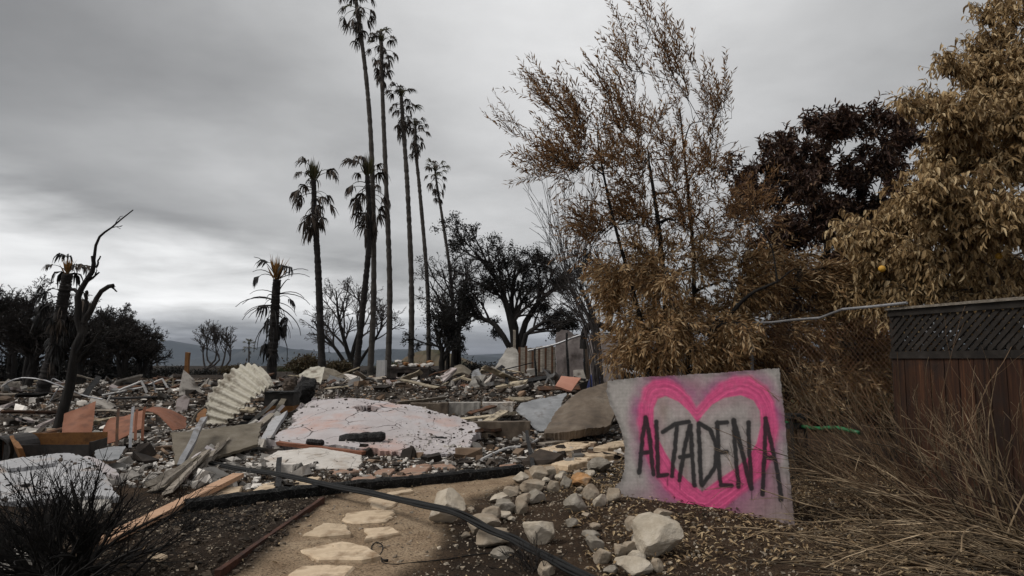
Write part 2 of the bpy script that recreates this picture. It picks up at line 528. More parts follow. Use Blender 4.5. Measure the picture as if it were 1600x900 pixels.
leaf_mat('litter', [(0.054, 0.036, 0.0216), (0.144, 0.0936, 0.0504), (0.288, 0.198, 0.108), (0.504, 0.384, 0.228)], .1)
leaf_mat('frond_dead', [(0.0264, 0.0204, 0.0156), (0.054, 0.0408, 0.0312), (0.09, 0.0672, 0.0504)], .12)
leaf_mat('frond_live', [(0.048, 0.0504, 0.0216), (0.0744, 0.0744, 0.0312), (0.102, 0.084, 0.0384)], .2)
leaf_mat('frond_black', [(.007, .007, .007), (.018, .016, .015)], .05)
leaf_mat('frond_orange', [(.20, .095, .025), (.36, .19, .06), (.10, .06, .025)], .2)
mat('stone', [(.19, .145, .10), (.32, .26, .195), (.44, .38, .305)], 5, 0.88, 0.55, 26, stain=(3.5, .56, .72, (.17, .145, .11)))
mat('stone_pale', [(.30, .245, .18), (.44, .38, .30), (.56, .50, .42)], 4, 0.88, 0.55, 26, stain=(3, .58, .75, (.25, .20, .14)))
mat('stone_grey', [(.15, .128, .10), (.25, .22, .18), (.36, .325, .28)], 6, 0.9, 0.6, 28)
mat('stone_rust', [(.20, .12, .06), (.42, .22, .09), (.45, .35, .25)], 6, 0.85, 0.5, 20)
mat('flagstone', [(0.3894, 0.2891, 0.1947), (0.5428, 0.4248, 0.295), (0.649, 0.531, 0.3894)], 4, 0.85, 0.35, 30, stain=(5, .50, .68, (.26, .175, .105)), objrand=.12)
mat('flagstone_red', [(.20, .12, .085), (.30, .185, .13), (.34, .25, .19)], 4, 0.85, 0.35, 30, stain=(5, .55, .7, (.12, .09, .07)))
mat('stucco_pink', [(.37, .325, .32), (.43, .395, .395), (.47, .455, .47)], 1.0, 0.9, 0.35, 40, stain=(.9, .50, .66, (.44, .29, .25)), crack=(1.7, .017, (.07, .055, .05)), detail=8)
mat('stucco_grey', [(.27, .268, .275), (.36, .358, .366), (.44, .437, .44)], 1.4, 0.9, 0.35, 40, stain=(2.2, .52, .70, (.30, .24, .20)), crack=(2.2, .012, (.09, .08, .075)))
mat('stucco_white', [(.40, .365, .33), (.50, .465, .425), (.58, .54, .50)], 2.0, 0.9, 0.35, 40, stain=(3, .50, .68, (.30, .23, .17)), crack=(3.6, .016, (.10, .085, .07)), objrand=.3)
mat('concrete', [(.15, .14, .125), (.22, .205, .185), (.30, .285, .26)], 2.5, 0.92, 0.4, 30, stain=(2, .55, .75, (.09, .075, .06)), objrand=.3)
mat('concrete_brown', [(.085, .066, .050), (.13, .10, .075), (.19, .155, .12)], 3, 0.92, 0.6, 18, stain=(2, .55, .72, (.06, .05, .042)))
mat('panel_olive', [(.105, .088, .065), (.155, .132, .10), (.20, .175, .14)], 4, 0.9, 0.7, 45, stain=(1.6, .55, .75, (.07, .055, .042)))
mat('wall_burnt', [(.14, .12, .115), (.24, .205, .195), (.33, .29, .27)], 1.6, 0.92, 0.4, 20, stain=(1.1, .50, .66, (.055, .042, .036)))
mat('rust_orange', [(.13, .046, .024), (.20, .078, .042), (.25, .112, .068)], 1.6, 0.75, 0.25, 14, stain=(2.4, .6, .75, (.10, .045, .03)))
mat('rust_yellow', [(.09, .04, .014), (.20, .09, .028), (.13, .06, .028)], 6, 0.75, 0.35, 24)
mat('rust_dark', [(.030, .020, .015), (.075, .038, .022), (.15, .065, .03)], 5, 0.8, 0.4, 24, objrand=.3)
mat('salmon', [(.42, .19, .13), (.50, .25, .18)], 3, 0.85, 0.2)
mat('metal_dull', [(.16, .16, .165), (.26, .26, .27), (.36, .36, .37)], 3, 0.5, 0.25, 20, metal=.5, stain=(4, .56, .72, (.12, .10, .085)))
mat('metal_sheet', [(.36, .33, .27), (.46, .43, .36), (.53, .50, .43)], 3, 0.6, 0.2, 20, stain=(3, .47, .66, (.16, .13, .095)))
mat('sheet_grey', [(.14, .143, .15), (.22, .225, .232), (.29, .295, .305)], 2.5, 0.7, 0.2, 18, stain=(3, .56, .72, (.10, .09, .085)))
mat('pipe_white', [(.42, .41, .40), (.55, .54, .53)], 5, 0.6, 0.1, stain=(5, .58, .7, (.22, .19, .16)))
mat('wood_new', [(.38, .215, .125), (.46, .28, .175), (.52, .34, .225)], 5, 0.75, 0.35, 22, (.6, 8, 8), stain=(4, .62, .75, (.20, .13, .08)))
mat('wood_weathered', [(.13, .11, .09), (.22, .19, .155), (.32, .285, .245)], 4, 0.9, 0.8, 18, (1, 7, 7), island=.3, objrand=.3)
mat('wood_pale', [(.28, .23, .16), (.42, .36, .265)], 4, 0.85, 0.4, 20, island=.2, stain=(6, .48, .66, (.10, .08, .06)), objrand=.3)
mat('wood_fence', [(.012, .006, .004), (.030, .012, .006), (.075, .032, .014)], 3.5, 0.85, 0.5, 20, (14, 14, .5), stain=(2.5, .52, .70, (.022, .013, .010)), objrand=.5)
mat('wood_fence_dark', [(.012, .010, .009), (.022, .018, .015), (.04, .034, .03)], 5, 0.9, 0.4, 20)
mat('edging_rust', [(.022, .011, .008), (.055, .022, .013), (.10, .04, .022)], 6, 0.8, 0.4, 26)
mat('rubber', [(.006, .006, .006), (.012, .0118, .0115)], 12, 0.6, 0.1, spec=.2)
mat('hose_green', [(.015, .10, .035), (.025, .16, .06)], 8, 0.45, 0.1, spec=.5)
mat('metal_black', [(.012, .011, .011), (.03, .027, .025), (.06, .05, .045)], 4, 0.6, 0.2)
mat('plastic_black', [(.012, .012, .012), (.022, .022, .022)], 5, 0.5, 0.1)
mat('plastic_blue', [(.010, .016, .065), (.016, .024, .10)], 5, 0.5, 0.1)
mat('tile_brown', [(.085, .042, .028), (.16, .075, .045)], 5, 0.85, 0.3, island=.3)
mat('fruit', [(.50, .25, .03), (.60, .34, .05)], 5, 0.5, 0.05)
mat('brick_soot', [(.018, .016, .015), (.055, .045, .040), (.13, .105, .09)], 4, 0.9, 0.5, 18)
mat('rubble', [(.17, .155, .14), (.40, .37, .335), (.66, .63, .59)], .9, 0.9, 0.4, 20, island=.72)
mat('rubble_dark', [(.010, .008, .007), (.042, .032, .025), (.105, .08, .062)], 1.2, 0.9, 0.4, 20, island=.7)
mat('rubble_brown', [(.10, .065, .042), (.20, .135, .09), (.27, .20, .145)], 1.2, 0.9, 0.4, 20, island=.6)
mat('chips', [(.02, .015, .011), (.055, .04, .028), (.16, .125, .09)], 2.5, 0.9, 0.0, island=.8)
mat('gravel', [(.10, .08, .06), (.22, .18, .135), (.42, .36, .285)], 2.5, 0.9, 0.0, island=.75)
mat('hill_far', [(.022, .030, .038), (.036, .045, .054), (.06, .068, .074)], .004, 1.0, 0, detail=10)
mat('hill_tan', [(.12, .075, .045), (.085, .065, .038), (.04, .045, .024)], .03, 1.0, 0, detail=8)
mat('white_block', [(.42, .41, .40), (.52, .51, .50)], 2, 0.9, 0.2)


def ground_mat():
    m, nt, b = new_mat('ground')
    tc_ = nt.nodes.new('ShaderNodeTexCoord'); v = tc_.outputs['Object']
    at_ = nt.nodes.new('ShaderNodeVertexColor'); at_.layer_name = 'zone'
    sp = nt.nodes.new('ShaderNodeSeparateColor'); nt.links.new(at_.outputs[0], sp.inputs[0])
    soil = ramp(nt, noise(nt, 2.4, 9, 0.72, v), [(.28, (.022, .014, .009)), (.5, (.060, .038, .023)), (.72, (.115, .077, .048))])
    sand = ramp(nt, noise(nt, 3.0, 9, 0.7, v), [(.3, (.27, .185, .115)), (.5, (.40, .29, .19)), (.72, (.52, .40, .275))])
    ash = ramp(nt, noise(nt, 2.2, 10, 0.75, v), [(.3, (.022, .017, .013)), (.5, (.062, .048, .037)), (.62, (.13, .108, .088)), (.75, (.34, .31, .275))])
    c = mixc(nt, sp.outputs[0], soil, sand); c = mixc(nt, sp.outputs[1], c, ash)
    burnt = ramp(nt, noise(nt, 1.6, 8, 0.7, v), [(.35, (.010, .008, .0065)), (.6, (.026, .019, .014)), (.78, (.065, .046, .032))])
    c = mixc(nt, sp.outputs[2], c, burnt)
    g1 = noise(nt, 55, 3, 0.6, v)
    fl = ramp(nt, g1, [(.36, (.45, .45, .45)), (.52, (1, 1, 1)), (.68, (1.0, 1.0, 1.0)), (.74, (1.9, 1.85, 1.75))])
    c = mixc(nt, 1.0, c, fl, 'MULTIPLY')
    nt.links.new(c, b.inputs['Base Color']); b.inputs['Roughness'].default_value = 0.95; b.inputs['Specular IOR Level'].default_value = 0.15
    ad = nt.nodes.new('ShaderNodeMath'); ad.operation = 'ADD'
    nt.links.new(noise(nt, 9, 10, 0.75, v), ad.inputs[0]); nt.links.new(noise(nt, 60, 4, 0.7, v), ad.inputs[1])
    bp = nt.nodes.new('ShaderNodeBump'); bp.inputs['Strength'].default_value = 0.9; bp.inputs['Distance'].default_value = 0.035
    nt.links.new(ad.outputs[0], bp.inputs['Height']); nt.links.new(bp.outputs[0], b.inputs['Normal'])


ground_mat()


def sign_mat():
    m, nt, b = new_mat('sign_paint')
    at_ = nt.nodes.new('ShaderNodeVertexColor'); at_.layer_name = 'paint'
    tc_ = nt.nodes.new('ShaderNodeTexCoord'); v = tc_.outputs['UV']
    n = ramp(nt, noise(nt, 34, 5, 0.7, v), [(.3, (.78, .78, .78)), (.7, (1.1, 1.1, 1.1))])
    wv = nt.nodes.new('ShaderNodeTexWave'); wv.inputs['Scale'].default_value = 38; wv.bands_direction = 'X'; wv.inputs['Distortion'].default_value = .6
    wv2 = nt.nodes.new('ShaderNodeTexWave'); wv2.inputs['Scale'].default_value = 38; wv2.bands_direction = 'Y'; wv2.inputs['Distortion'].default_value = .6
    nt.links.new(v, wv.inputs[0]); nt.links.new(v, wv2.inputs[0])
    mm = nt.nodes.new('ShaderNodeMath'); mm.operation = 'MULTIPLY'; nt.links.new(wv.outputs[1], mm.inputs[0]); nt.links.new(wv2.outputs[1], mm.inputs[1])
    wr = ramp(nt, mm.outputs[0], [(0, (.84, .84, .84)), (.5, (1.04, 1.04, 1.04))])
    c = mixc(nt, 1.0, at_.outputs[0], n, 'MULTIPLY'); c = mixc(nt, 1.0, c, wr, 'MULTIPLY')
    nt.links.new(c, b.inputs['Base Color']); b.inputs['Roughness'].default_value = .85; b.inputs['Specular IOR Level'].default_value = .2
    bp = nt.nodes.new('ShaderNodeBump'); bp.inputs['Strength'].default_value = .35; bp.inputs['Distance'].default_value = .004
    nt.links.new(mm.outputs[0], bp.inputs['Height']); nt.links.new(bp.outputs[0], b.inputs['Normal'])


sign_mat()

# ------------------------------------------------------------------ ground, path, hills
def pinside(poly, x, y):
    """signed distance (negative inside) to polygon, vectorised"""
    poly = np.asarray(poly); d = np.full(np.shape(x), 1e9); ins = np.zeros(np.shape(x), bool)
    for a, b in zip(poly, np.roll(poly, -1, 0)):
        e = b - a; wx = x - a[0]; wy = y - a[1]
        t = np.clip((wx * e[0] + wy * e[1]) / (e @ e), 0, 1)
        d = np.minimum(d, np.hypot(wx - t * e[0], wy - t * e[1]))
        c = ((a[1] <= y) & (b[1] > y)) | ((b[1] <= y) & (a[1] > y))
        with np.errstate(divide='ignore', invalid='ignore'):
            xi = a[0] + (y - a[1]) / (e[1] if abs(e[1]) > 1e-9 else 1e-9) * e[0]
        ins ^= c & (x < xi)
    return np.where(ins, -d, d)


PATH_PX = [(350, 915), (420, 862), (507, 790), (560, 772), (660, 757), (800, 745), (850, 722), (905, 697), (975, 690), (985, 712), (905, 735), (820, 752), (740, 778), (700, 808), (680, 840), (660, 870), (600, 915)]
PATH_W = [G(*p)[:2] for p in PATH_PX]
PATH_W = [(-2.1, 2.6)] + PATH_W + [(-0.5, 2.6)]
BED_PX = [(120, 915), (160, 870), (290, 800), (480, 775), (505, 790), (420, 862), (350, 915)]
BED_W = [G(*p)[:2] for p in BED_PX]
BED_W = [(-2.9, 3.0)] + BED_W + [(-2.1, 3.0)]


def path_mask(x, y): return 1 - ss(-0.08, 0.12, pinside(PATH_W, x, y) + 0.07 * sn(x, y, 0, 2.2, 3, 3))


def grid_axis(segs):
    out = [segs[0][0]]
    for a, b, st in segs:
        n = max(1, int(round((b - a) / st))); out += list(np.linspace(a, b, n + 1)[1:])
    return np.array(out)


gx = grid_axis([(-11400, -1000, 800), (-1000, -100, 100), (-100, -24, 4), (-24, -8, .5), (-8, 6.4, .075), (6.4, 16, .4), (16, 100, 6), (100, 1000, 100), (1000, 11400, 800)])
gy = grid_axis([(-300, -20, 40), (-20, 2, 1.5), (2, 3.8, .2), (3.8, 11, .075), (11, 20, .15), (20, 44, .5), (44, 120, 4), (120, 1200, 60), (1200, 7400, 400)])
XX, YY = np.meshgrid(gx, gy, indexing='ij')
ZZ = height(XX, YY)


def zones(x, y):
    sand = path_mask(x, y)
    ash = (1 - .6 * ss(9, 12, -x - .45 * (y - 12))) * ss(8.8, 11.5, y + 0.8 * sn(x, y, 0, .6, 2, 4)) * (1 - ss(36, 46, y)) * (1 - ss(3, 5, x)) * (1 - ss(14, 30, -x))
    bed = 1 - ss(-0.06, 0.12, pinside(BED_W, x, y) + 0.06 * sn(x, y, 0, 2, 3, 2))
    burnt = np.clip(bed * .6 + ss(9, 12, -x - .45 * (y - 12)) * ss(9, 11, y) * .9 + ss(.1, .55, sn(x, y, 0, .5, 3, 5)) * .6 * (1 - sand) + ss(40, 50, y) * .8, 0, 1)
    # a warm sandy spill also runs beside the black timber
    return np.stack([np.clip(sand, 0, 1), ash, burnt * (1 - ash * .5), np.ones_like(sand)], -1)


def grid_faces(nx, ny):
    i, j = np.meshgrid(np.arange(nx - 1), np.arange(ny - 1), indexing='ij'); a = i * ny + j
    return np.stack([a, a + ny, a + ny + 1, a + 1], -1)


def set_colors(me, name, cols):
    ca = me.color_attributes.new(name, 'FLOAT_COLOR', 'POINT'); ca.data.foreach_set('color', cols.astype(np.float32).ravel())


fine = 0.010 * sn(XX, YY, 0, 9, 2, 4) * (1 - ss(14, 20, np.hypot(XX, YY)))
mb = MB().add(np.stack([XX, YY, ZZ + fine], -1).reshape(-1, 3), grid_faces(len(gx), len(gy)).reshape(-1, 4))
ground = tag(mb.obj('ground', 'ground', smooth=True), 'dark burnt soil strewn with ash and debris', kind='structure')
set_colors(ground.data, 'zone', zones(XX, YY).reshape(-1, 4))

pxs = np.arange(-3.0, 2.4, .06); pys = np.arange(2.6, 10.6, .06)
PX, PY = np.meshgrid(pxs, pys, indexing='ij')
pm = path_mask(PX, PY)
gf = grid_faces(len(pxs), len(pys)); keep = pm[:-1, :-1] > 0.12
pz = height(PX, PY) + 0.010 * sn(PX, PY, 0, 9, 2, 4) + 0.014 * np.clip(pm * 1.6, 0, 1) - 0.004
mb = MB().add(np.stack([PX, PY, pz], -1).reshape(-1, 3), gf[keep])
path = tag(mb.obj('path', 'ground', smooth=True), 'sandy decomposed-granite garden path set with flagstones', kind='structure')
set_colors(path.data, 'zone', zones(PX, PY).reshape(-1, 4))


def ridge(name, prof, D, depth, mat_, base, label, seed):
    """a hill range whose crest follows prof [(px,py)], D metres away, sloping down both ways"""
    prof = np.array(prof, float); xs = np.linspace(prof[0, 0], prof[-1, 0], 160)
    ys = np.interp(xs, prof[:, 0], prof[:, 1])
    top = np.array([P(a, b, D) for a, b in zip(xs, ys)])
    rows = []
    for k, (off, f) in enumerate([(-depth, 0), (-.75 * depth, .28), (-.5 * depth, .52), (-.25 * depth, .8), (-.08 * depth, .95), (0, 1), (.3 * depth, .7), (depth, 0)]):
        r = top.copy(); r[:, 1] += off + depth * .06 * sn(xs * .05, k * 2.0, 0, 1, 3, seed)
        hgt = (top[:, 2] - base) * f * (1 + (.14 * sn(xs * .09, k * 1.3, 0, 1, 4, seed + 1) if 0 < f < 1 else 0)); r[:, 2] = base + hgt
        rows.append(r)
    V = np.array(rows); V[:, :, 2] += 0
    mb = MB().add(np.swapaxes(V, 0, 1).reshape(-1, 3), grid_faces(160, 8).reshape(-1, 4)[:, ::-1])
    return tag(mb.obj(name, mat_, smooth=True), label, kind='structure')


ridge('hills', [(-900, 545), (-300, 528), (0, 536), (140, 526), (240, 533), (262, 531), (285, 535), (310, 540), (345, 547), (400, 552), (520, 556), (700, 556), (1100, 540), (1700, 530), (2300, 540)], 6400, 900, 'hill_far', -70, 'long blue ridge far across the valley', 1)
ridge('hills', [(280, 566), (330, 556), (375, 545), (400, 543), (418, 540), (434, 539), (455, 545), (480, 547), (520, 551), (560, 548), (600, 545), (640, 546), (700, 552), (800, 560)], 4600, 700, 'hill_far', -66, 'lower rounded hills in front of the far ridge', 2)
ridge('hills', [(600, 574), (635, 559), (655, 549), (675, 546), (690, 547), (715, 556), (740, 566), (760, 576)], 330, 90, 'hill_tan', -9, 'bare tan hillside beyond the burnt lot', 3)
# ------------------------------------------------------------------ palms
def frond_mesh(elev, bare, seed, mat_, droop=1.0, nbl=15, Lp=0.60, Lb=0.50):
    """fan-palm frond of unit reach: arching petiole along +X with a fan of blades that sag; origin at the trunk"""
    r = np.random.default_rng(seed); mb = MB()
    n = 7; a = math.radians(elev); pts = [np.zeros(3)]; lat = r.normal() * .08
    for i in range(n - 1):
        a -= math.radians((9.5 if elev > -40 else 5) * droop * (0.4 + i * .28)); a = max(a, -1.5)
        pts.append(pts[-1] + np.array([math.cos(a), lat, math.sin(a)]) * Lp / (n - 1))
    pts = np.array(pts)
    V, q = tubes(pts[None], np.linspace(.016, .007, n)[None], 4); mb.add(V, q)
    if not bare:
        T = nrm(pts[-1] - pts[-2]); Sd = nrm(np.cross(T, [0, 0, 1])); U = np.cross(Sd, T)
        k = nbl; fa = np.linspace(-1.15, 1.15, k) + r.normal(size=k) * .08
        L_ = Lb * (1 - .25 * np.abs(fa) / 1.25) * r.uniform(.65, 1.1, k)
        d = T * np.cos(fa)[:, None] + Sd * np.sin(fa)[:, None] + U * (.12 * r.normal(size=k))[:, None]
        dn = np.array([0, 0, -1.0])
        p0 = np.repeat(pts[-1][None], k, 0) - T * .03
        p1 = p0 + d * L_[:, None] * .45
        d2 = nrm(d * .6 + dn * droop * .8); p2 = p1 + d2 * L_[:, None] * .32
        d3 = nrm(d2 * .45 + dn * droop * .9 + r.normal(size=(k, 3)) * .12); p3 = p2 + d3 * L_[:, None] * .30
        w = np.array([.010, .024, .018, .003])
        sd = nrm(np.cross(d, dn + .01 + r.normal(size=(k, 3)) * .5))
        C = np.stack([p0, p1, p2, p3], 1)
        A = C + sd[:, None] * w[None, :, None]; B = C - sd[:, None] * w[None, :, None]
        V = np.stack([A, B], 2).reshape(-1, 3)
        o = np.arange(k)[:, None, None] * 8; j = np.arange(3)[None, :, None] * 2
        q = (o + j + np.array([[[0, 1, 3, 2]]])).reshape(-1, 4)
        mb.add(V, q)
    return mb.mesh('frond', mat_)


FROND = {}
for style, mt, lim in (('dead', 'frond_dead', 1.0), ('live', 'frond_live', .45), ('black', 'frond_black', 1.3)):
    for e in (78, 50, 22, -8, -38, -72):
        for v_ in range(2):
            FROND[style, e, v_] = frond_mesh(e, False, 100 + e + v_ * 7, mt, lim)
for e in (50, 22, -8, -38, -72):
    for v_ in range(2): FROND['bare', e, v_] = frond_mesh(e, True, 300 + e + v_, 'frond_black', .9, Lp=1.0)
ELEVS = (78, 50, 22, -8, -38, -72)


def tuft_mesh(seed, mat_, n=46, h=1.0, spread=.3):
    r = np.random.default_rng(seed); mb = MB()
    az_ = r.uniform(0, 6.28, n); sp_ = np.abs(r.normal(size=n)) * spread
    d = nrm(np.stack([np.cos(az_) * sp_, np.sin(az_) * sp_, np.ones(n)], -1))
    leaves(mb, np.stack([np.cos(az_) * .06, np.sin(az_) * .06, r.uniform(-.15, .2, n)], -1), d, r.normal(size=(n, 3)), h * r.uniform(.45, 1, n), np.full(n, .085), 'lance', .1)
    return mb.mesh('heart_leaves', mat_)


TUFT = {k: tuft_mesh(i, k) for i, k in enumerate(('frond_orange', 'frond_live', 'frond_dead'))}


def palm(pxs, D, r0, r1, R, counts, styles, label, group=None, trunk_mat='bark_palm', heart='frond_live', hs=1.0, seed=0, drop=.55, name='palm_tree'):
    """trunk along pixel path at distance D; counts = fronds per elevation class"""
    r = np.random.default_rng(seed)
    pts = np.array([P(a, b, D) for a, b in pxs]); pts[0, 2] = float(height(pts[0, 0], D)) - .1
    base = pts[0].copy()
    root = thing(name, label, 'palm tree', base, 0, group)
    C = catmull(pts, 140) - base
    t = np.linspace(0, 1, 140); r0, r1 = r0 * .64, r1 * .66; rad = r0 + (r1 - r0) * t ** .8; rad[:3] *= (1.25, 1.12, 1.04); rad = rad * (1 + .07 * r.normal(size=140))
    mb = MB(); tube_closed(mb, C, rad, 10); mb.obj('trunk', trunk_mat, root, smooth=True)
    top = C[-1]; Tt = nrm(C[-1] - C[-12])
    for e, n in zip(ELEVS, counts):
        for i in range(n):
            st = styles[r.integers(len(styles))]
            if st == 'bare' and e == 78: st = 'black'
            if st == 'live' and e < 0: st = 'dead'
            o = bpy.data.objects.new('frond', FROND[st, e, int(r.integers(2))]); COL.objects.link(o); o.parent = root
            back = (0 if e > 30 else (78 - e) / 150 * drop * 2) * R * r.uniform(.6, 1.15)
            o.location = top - Tt * back
            o.rotation_euler = (r.normal() * .12, r.normal() * .16, (i + r.uniform(-.4, .4)) / max(n, 1) * 6.283 + e)
            s_ = R * r.uniform(.85, 1.3); o.scale = (s_, s_, s_)
    if heart:
        o = bpy.data.objects.new('heart_leaves', TUFT[heart]); COL.objects.link(o); o.parent = root
        o.location = top; o.scale = (R * .62 * hs,) * 3
    return root


GP = 'tall fan palms rising behind the ruined house'
palm([(578, 590), (584, 450), (581, 250), (572, 120), (556, 2)], 45, .34, .20, 1.5, (4, 5, 6, 5, 5, 4), ('dead', 'dead', 'live'), 'tallest fan palm with long leaning trunk and drooping brown crown', GP, seed=1)
palm([(606, 590), (609, 450), (603, 280), (597, 130), (596, 66)], 48, .36, .20, 1.5, (4, 5, 6, 5, 5, 6), ('dead', 'dead', 'live'), 'second tallest fan palm with pale brown trunk and hanging dead skirt', GP, seed=2)
palm([(642, 575), (643, 450), (637, 300), (631, 210), (627, 152)], 50, .36, .22, 1.55, (4, 5, 5, 5, 5, 7), ('dead', 'live'), 'fan palm of middling height with green tuft and two tiers of dead fronds', GP, seed=3)
palm([(670, 588), (668, 450), (656, 300), (650, 240), (649, 198)], 52, .30, .17, 1.2, (4, 5, 5, 4, 6, 8), ('dead',), 'slim fan palm with brown crown just below its taller neighbour', GP, seed=4)
palm([(713, 575), (706, 450), (691, 340), (684, 298), (680, 268)], 58, .28, .13, 1.3, (5, 7, 6, 3, 2, 7), ('live', 'dead'), 'thin leaning fan palm with small round greenish crown', GP, seed=5)
palm([(504, 595), (497, 420), (492, 340), (490, 282)], 42, .37, .23, 1.9, (3, 4, 5, 5, 5, 7), ('dead',), 'shorter burnt palm with wide drooping fronds and straight black trunk', GP, 'bark_palm_burnt', hs=1.25, seed=6)
palm([(555, 592), (567, 480), (577, 370), (574, 275)], 44, .36, .25, 2.0, (3, 4, 5, 5, 5, 8), ('dead',), 'shorter burnt palm leaning behind the tallest trunk with ragged fronds', GP, 'bark_palm_burnt', hs=1.25, seed=7)
palm([(423, 606), (428, 520), (431, 460), (433, 437)], 30, .34, .26, 1.5, (2, 7, 12, 12, 12, 8), ('bare', 'bare', 'bare', 'black'), 'stubby scorched palm with orange heart and bare curling leaf stalks', None, 'bark_palm_burnt', 'frond_orange', hs=1.15, seed=8, drop=.8)
palm([(62, 645), (85, 540), (100, 460), (106, 428)], 18.5, .27, .20, .9, (2, 4, 5, 5, 7, 12), ('black', 'black', 'dead'), 'blackened palm with thick charred skirt and orange heart', None, 'bark_palm_burnt', 'frond_orange', hs=.8, seed=9, drop=.9)
palm([(246, 580), (243, 552), (242, 531)], 150, .35, .25, 1.9, (4, 6, 6, 4, 2, 6), ('live', 'live', 'dead'), 'small distant palm standing before the blue ridge beside dark trees', None, seed=10)
palm([(389, 570), (389, 552), (389, 539)], 165, .3, .22, 1.7, (4, 6, 6, 3, 0, 3), ('live',), 'small distant palm standing before the rounded hills', None, seed=11)


# ------------------------------------------------------------------ trees
def child_lines(Pn, R, nch, lo, hi, ratio, ang, up, k, r, jit=.10, rmul=.6, bend=None):
    """children of every polyline: nch each, returns [n*nch,k,3] and radii"""
    n, kp, _ = Pn.shape
    Ls = np.linalg.norm(np.diff(Pn, axis=1), axis=-1).sum(1)
    t = r.uniform(lo, hi, (n, nch)); u = t * (kp - 1.001); i = u.astype(int); f = (u - i)[..., None]
    ar = np.arange(n)[:, None]
    p0 = Pn[ar, i] * (1 - f) + Pn[ar, i + 1] * f
    T = nrm(Pn[ar, i + 1] - Pn[ar, i]); rr = R[ar, i] * (1 - f[..., 0]) + R[ar, i + 1] * f[..., 0]
    rnd = r.normal(size=T.shape); perp = nrm(rnd - T * (rnd * T).sum(-1, keepdims=True))
    a = r.uniform(ang * .6, ang * 1.35, (n, nch))[..., None]
    d = nrm(T * np.cos(a) + perp * np.sin(a) + np.array([0, 0, up]))
    ln = (Ls[:, None] * ratio * (1.15 - .55 * t) * r.uniform(.7, 1.25, t.shape))[..., None]
    out = [p0]; step = ln / (k - 1)
    for j in range(k - 1):
        d = nrm(d + r.normal(size=d.shape) * jit + (np.array(bend) if bend is not None else 0) * (j + 1) / k + np.array([0, 0, up * .15]))
        out.append(out[-1] + d * step)
    Q = np.stack(out, 2).reshape(n * nch, k, 3)
    r0 = (rr * rmul).reshape(-1, 1); RR = r0 * np.linspace(1, .45, k)[None]
    return Q, RR


def bare_tree(name, label, cat, trunks, levels, mats, seed=0, group=None, minr=.004, leaf=None, part='branches', sides=(7, 5, 4, 3, 3)):
    """leafless tree: trunk polylines [(points, r0, r1)], then levels of children"""
    r = np.random.default_rng(seed); base = np.array(trunks[0][0][0])
    root = thing(name, label, cat, base, 0, group)
    k = 9; Pn = np.array([catmull(np.array(p), k) for p, _, _ in trunks]); R = np.array([np.linspace(a, b, k) for _, a, b in trunks])
    Pn[:, 1:-1] += r.normal(size=Pn[:, 1:-1].shape) * R[:, 1:-1, None] * .35
    mb = MB(); V, q = tubes(Pn, R, 8); mb.add(V - base, q); mb.obj('trunk', mats[0], root, smooth=True)
    mb = MB(); src = [(Pn, R)]
    for li, lv in enumerate(levels):
        Q, RR = child_lines(*src[-1], r=r, **lv); RR = np.maximum(RR, minr)
        V, q = tubes(Q, RR, sides[min(li + 1, 4)]); mb.add(V - base, q); src.append((Q, RR))
    mb.obj(part, mats[1], root)
    if leaf:
        Q = src[-1][0]; n, k, _ = Q.shape; m = leaf['n']
        idx = r.integers(0, n, m); u = r.uniform(.2, 1, m) * (k - 1.001); i = u.astype(int); f = (u - i)[:, None]
        p = Q[idx, i] * (1 - f) + Q[idx, i + 1] * f
        if 'keep' in leaf: p = p[leaf['keep'](p)]
        m = len(p)
        mb = MB(); leaves(mb, p - base + r.normal(size=(m, 3)) * leaf.get('jit', .02), r.normal(size=(m, 3)) + np.array([0, 0, -.3]), r.normal(size=(m, 3)), leaf['l'] * r.uniform(.6, 1.3, m), leaf['w'] * r.uniform(.6, 1.3, m), 'lance')
        mb.obj('foliage', leaf['mat'], root)
    return root


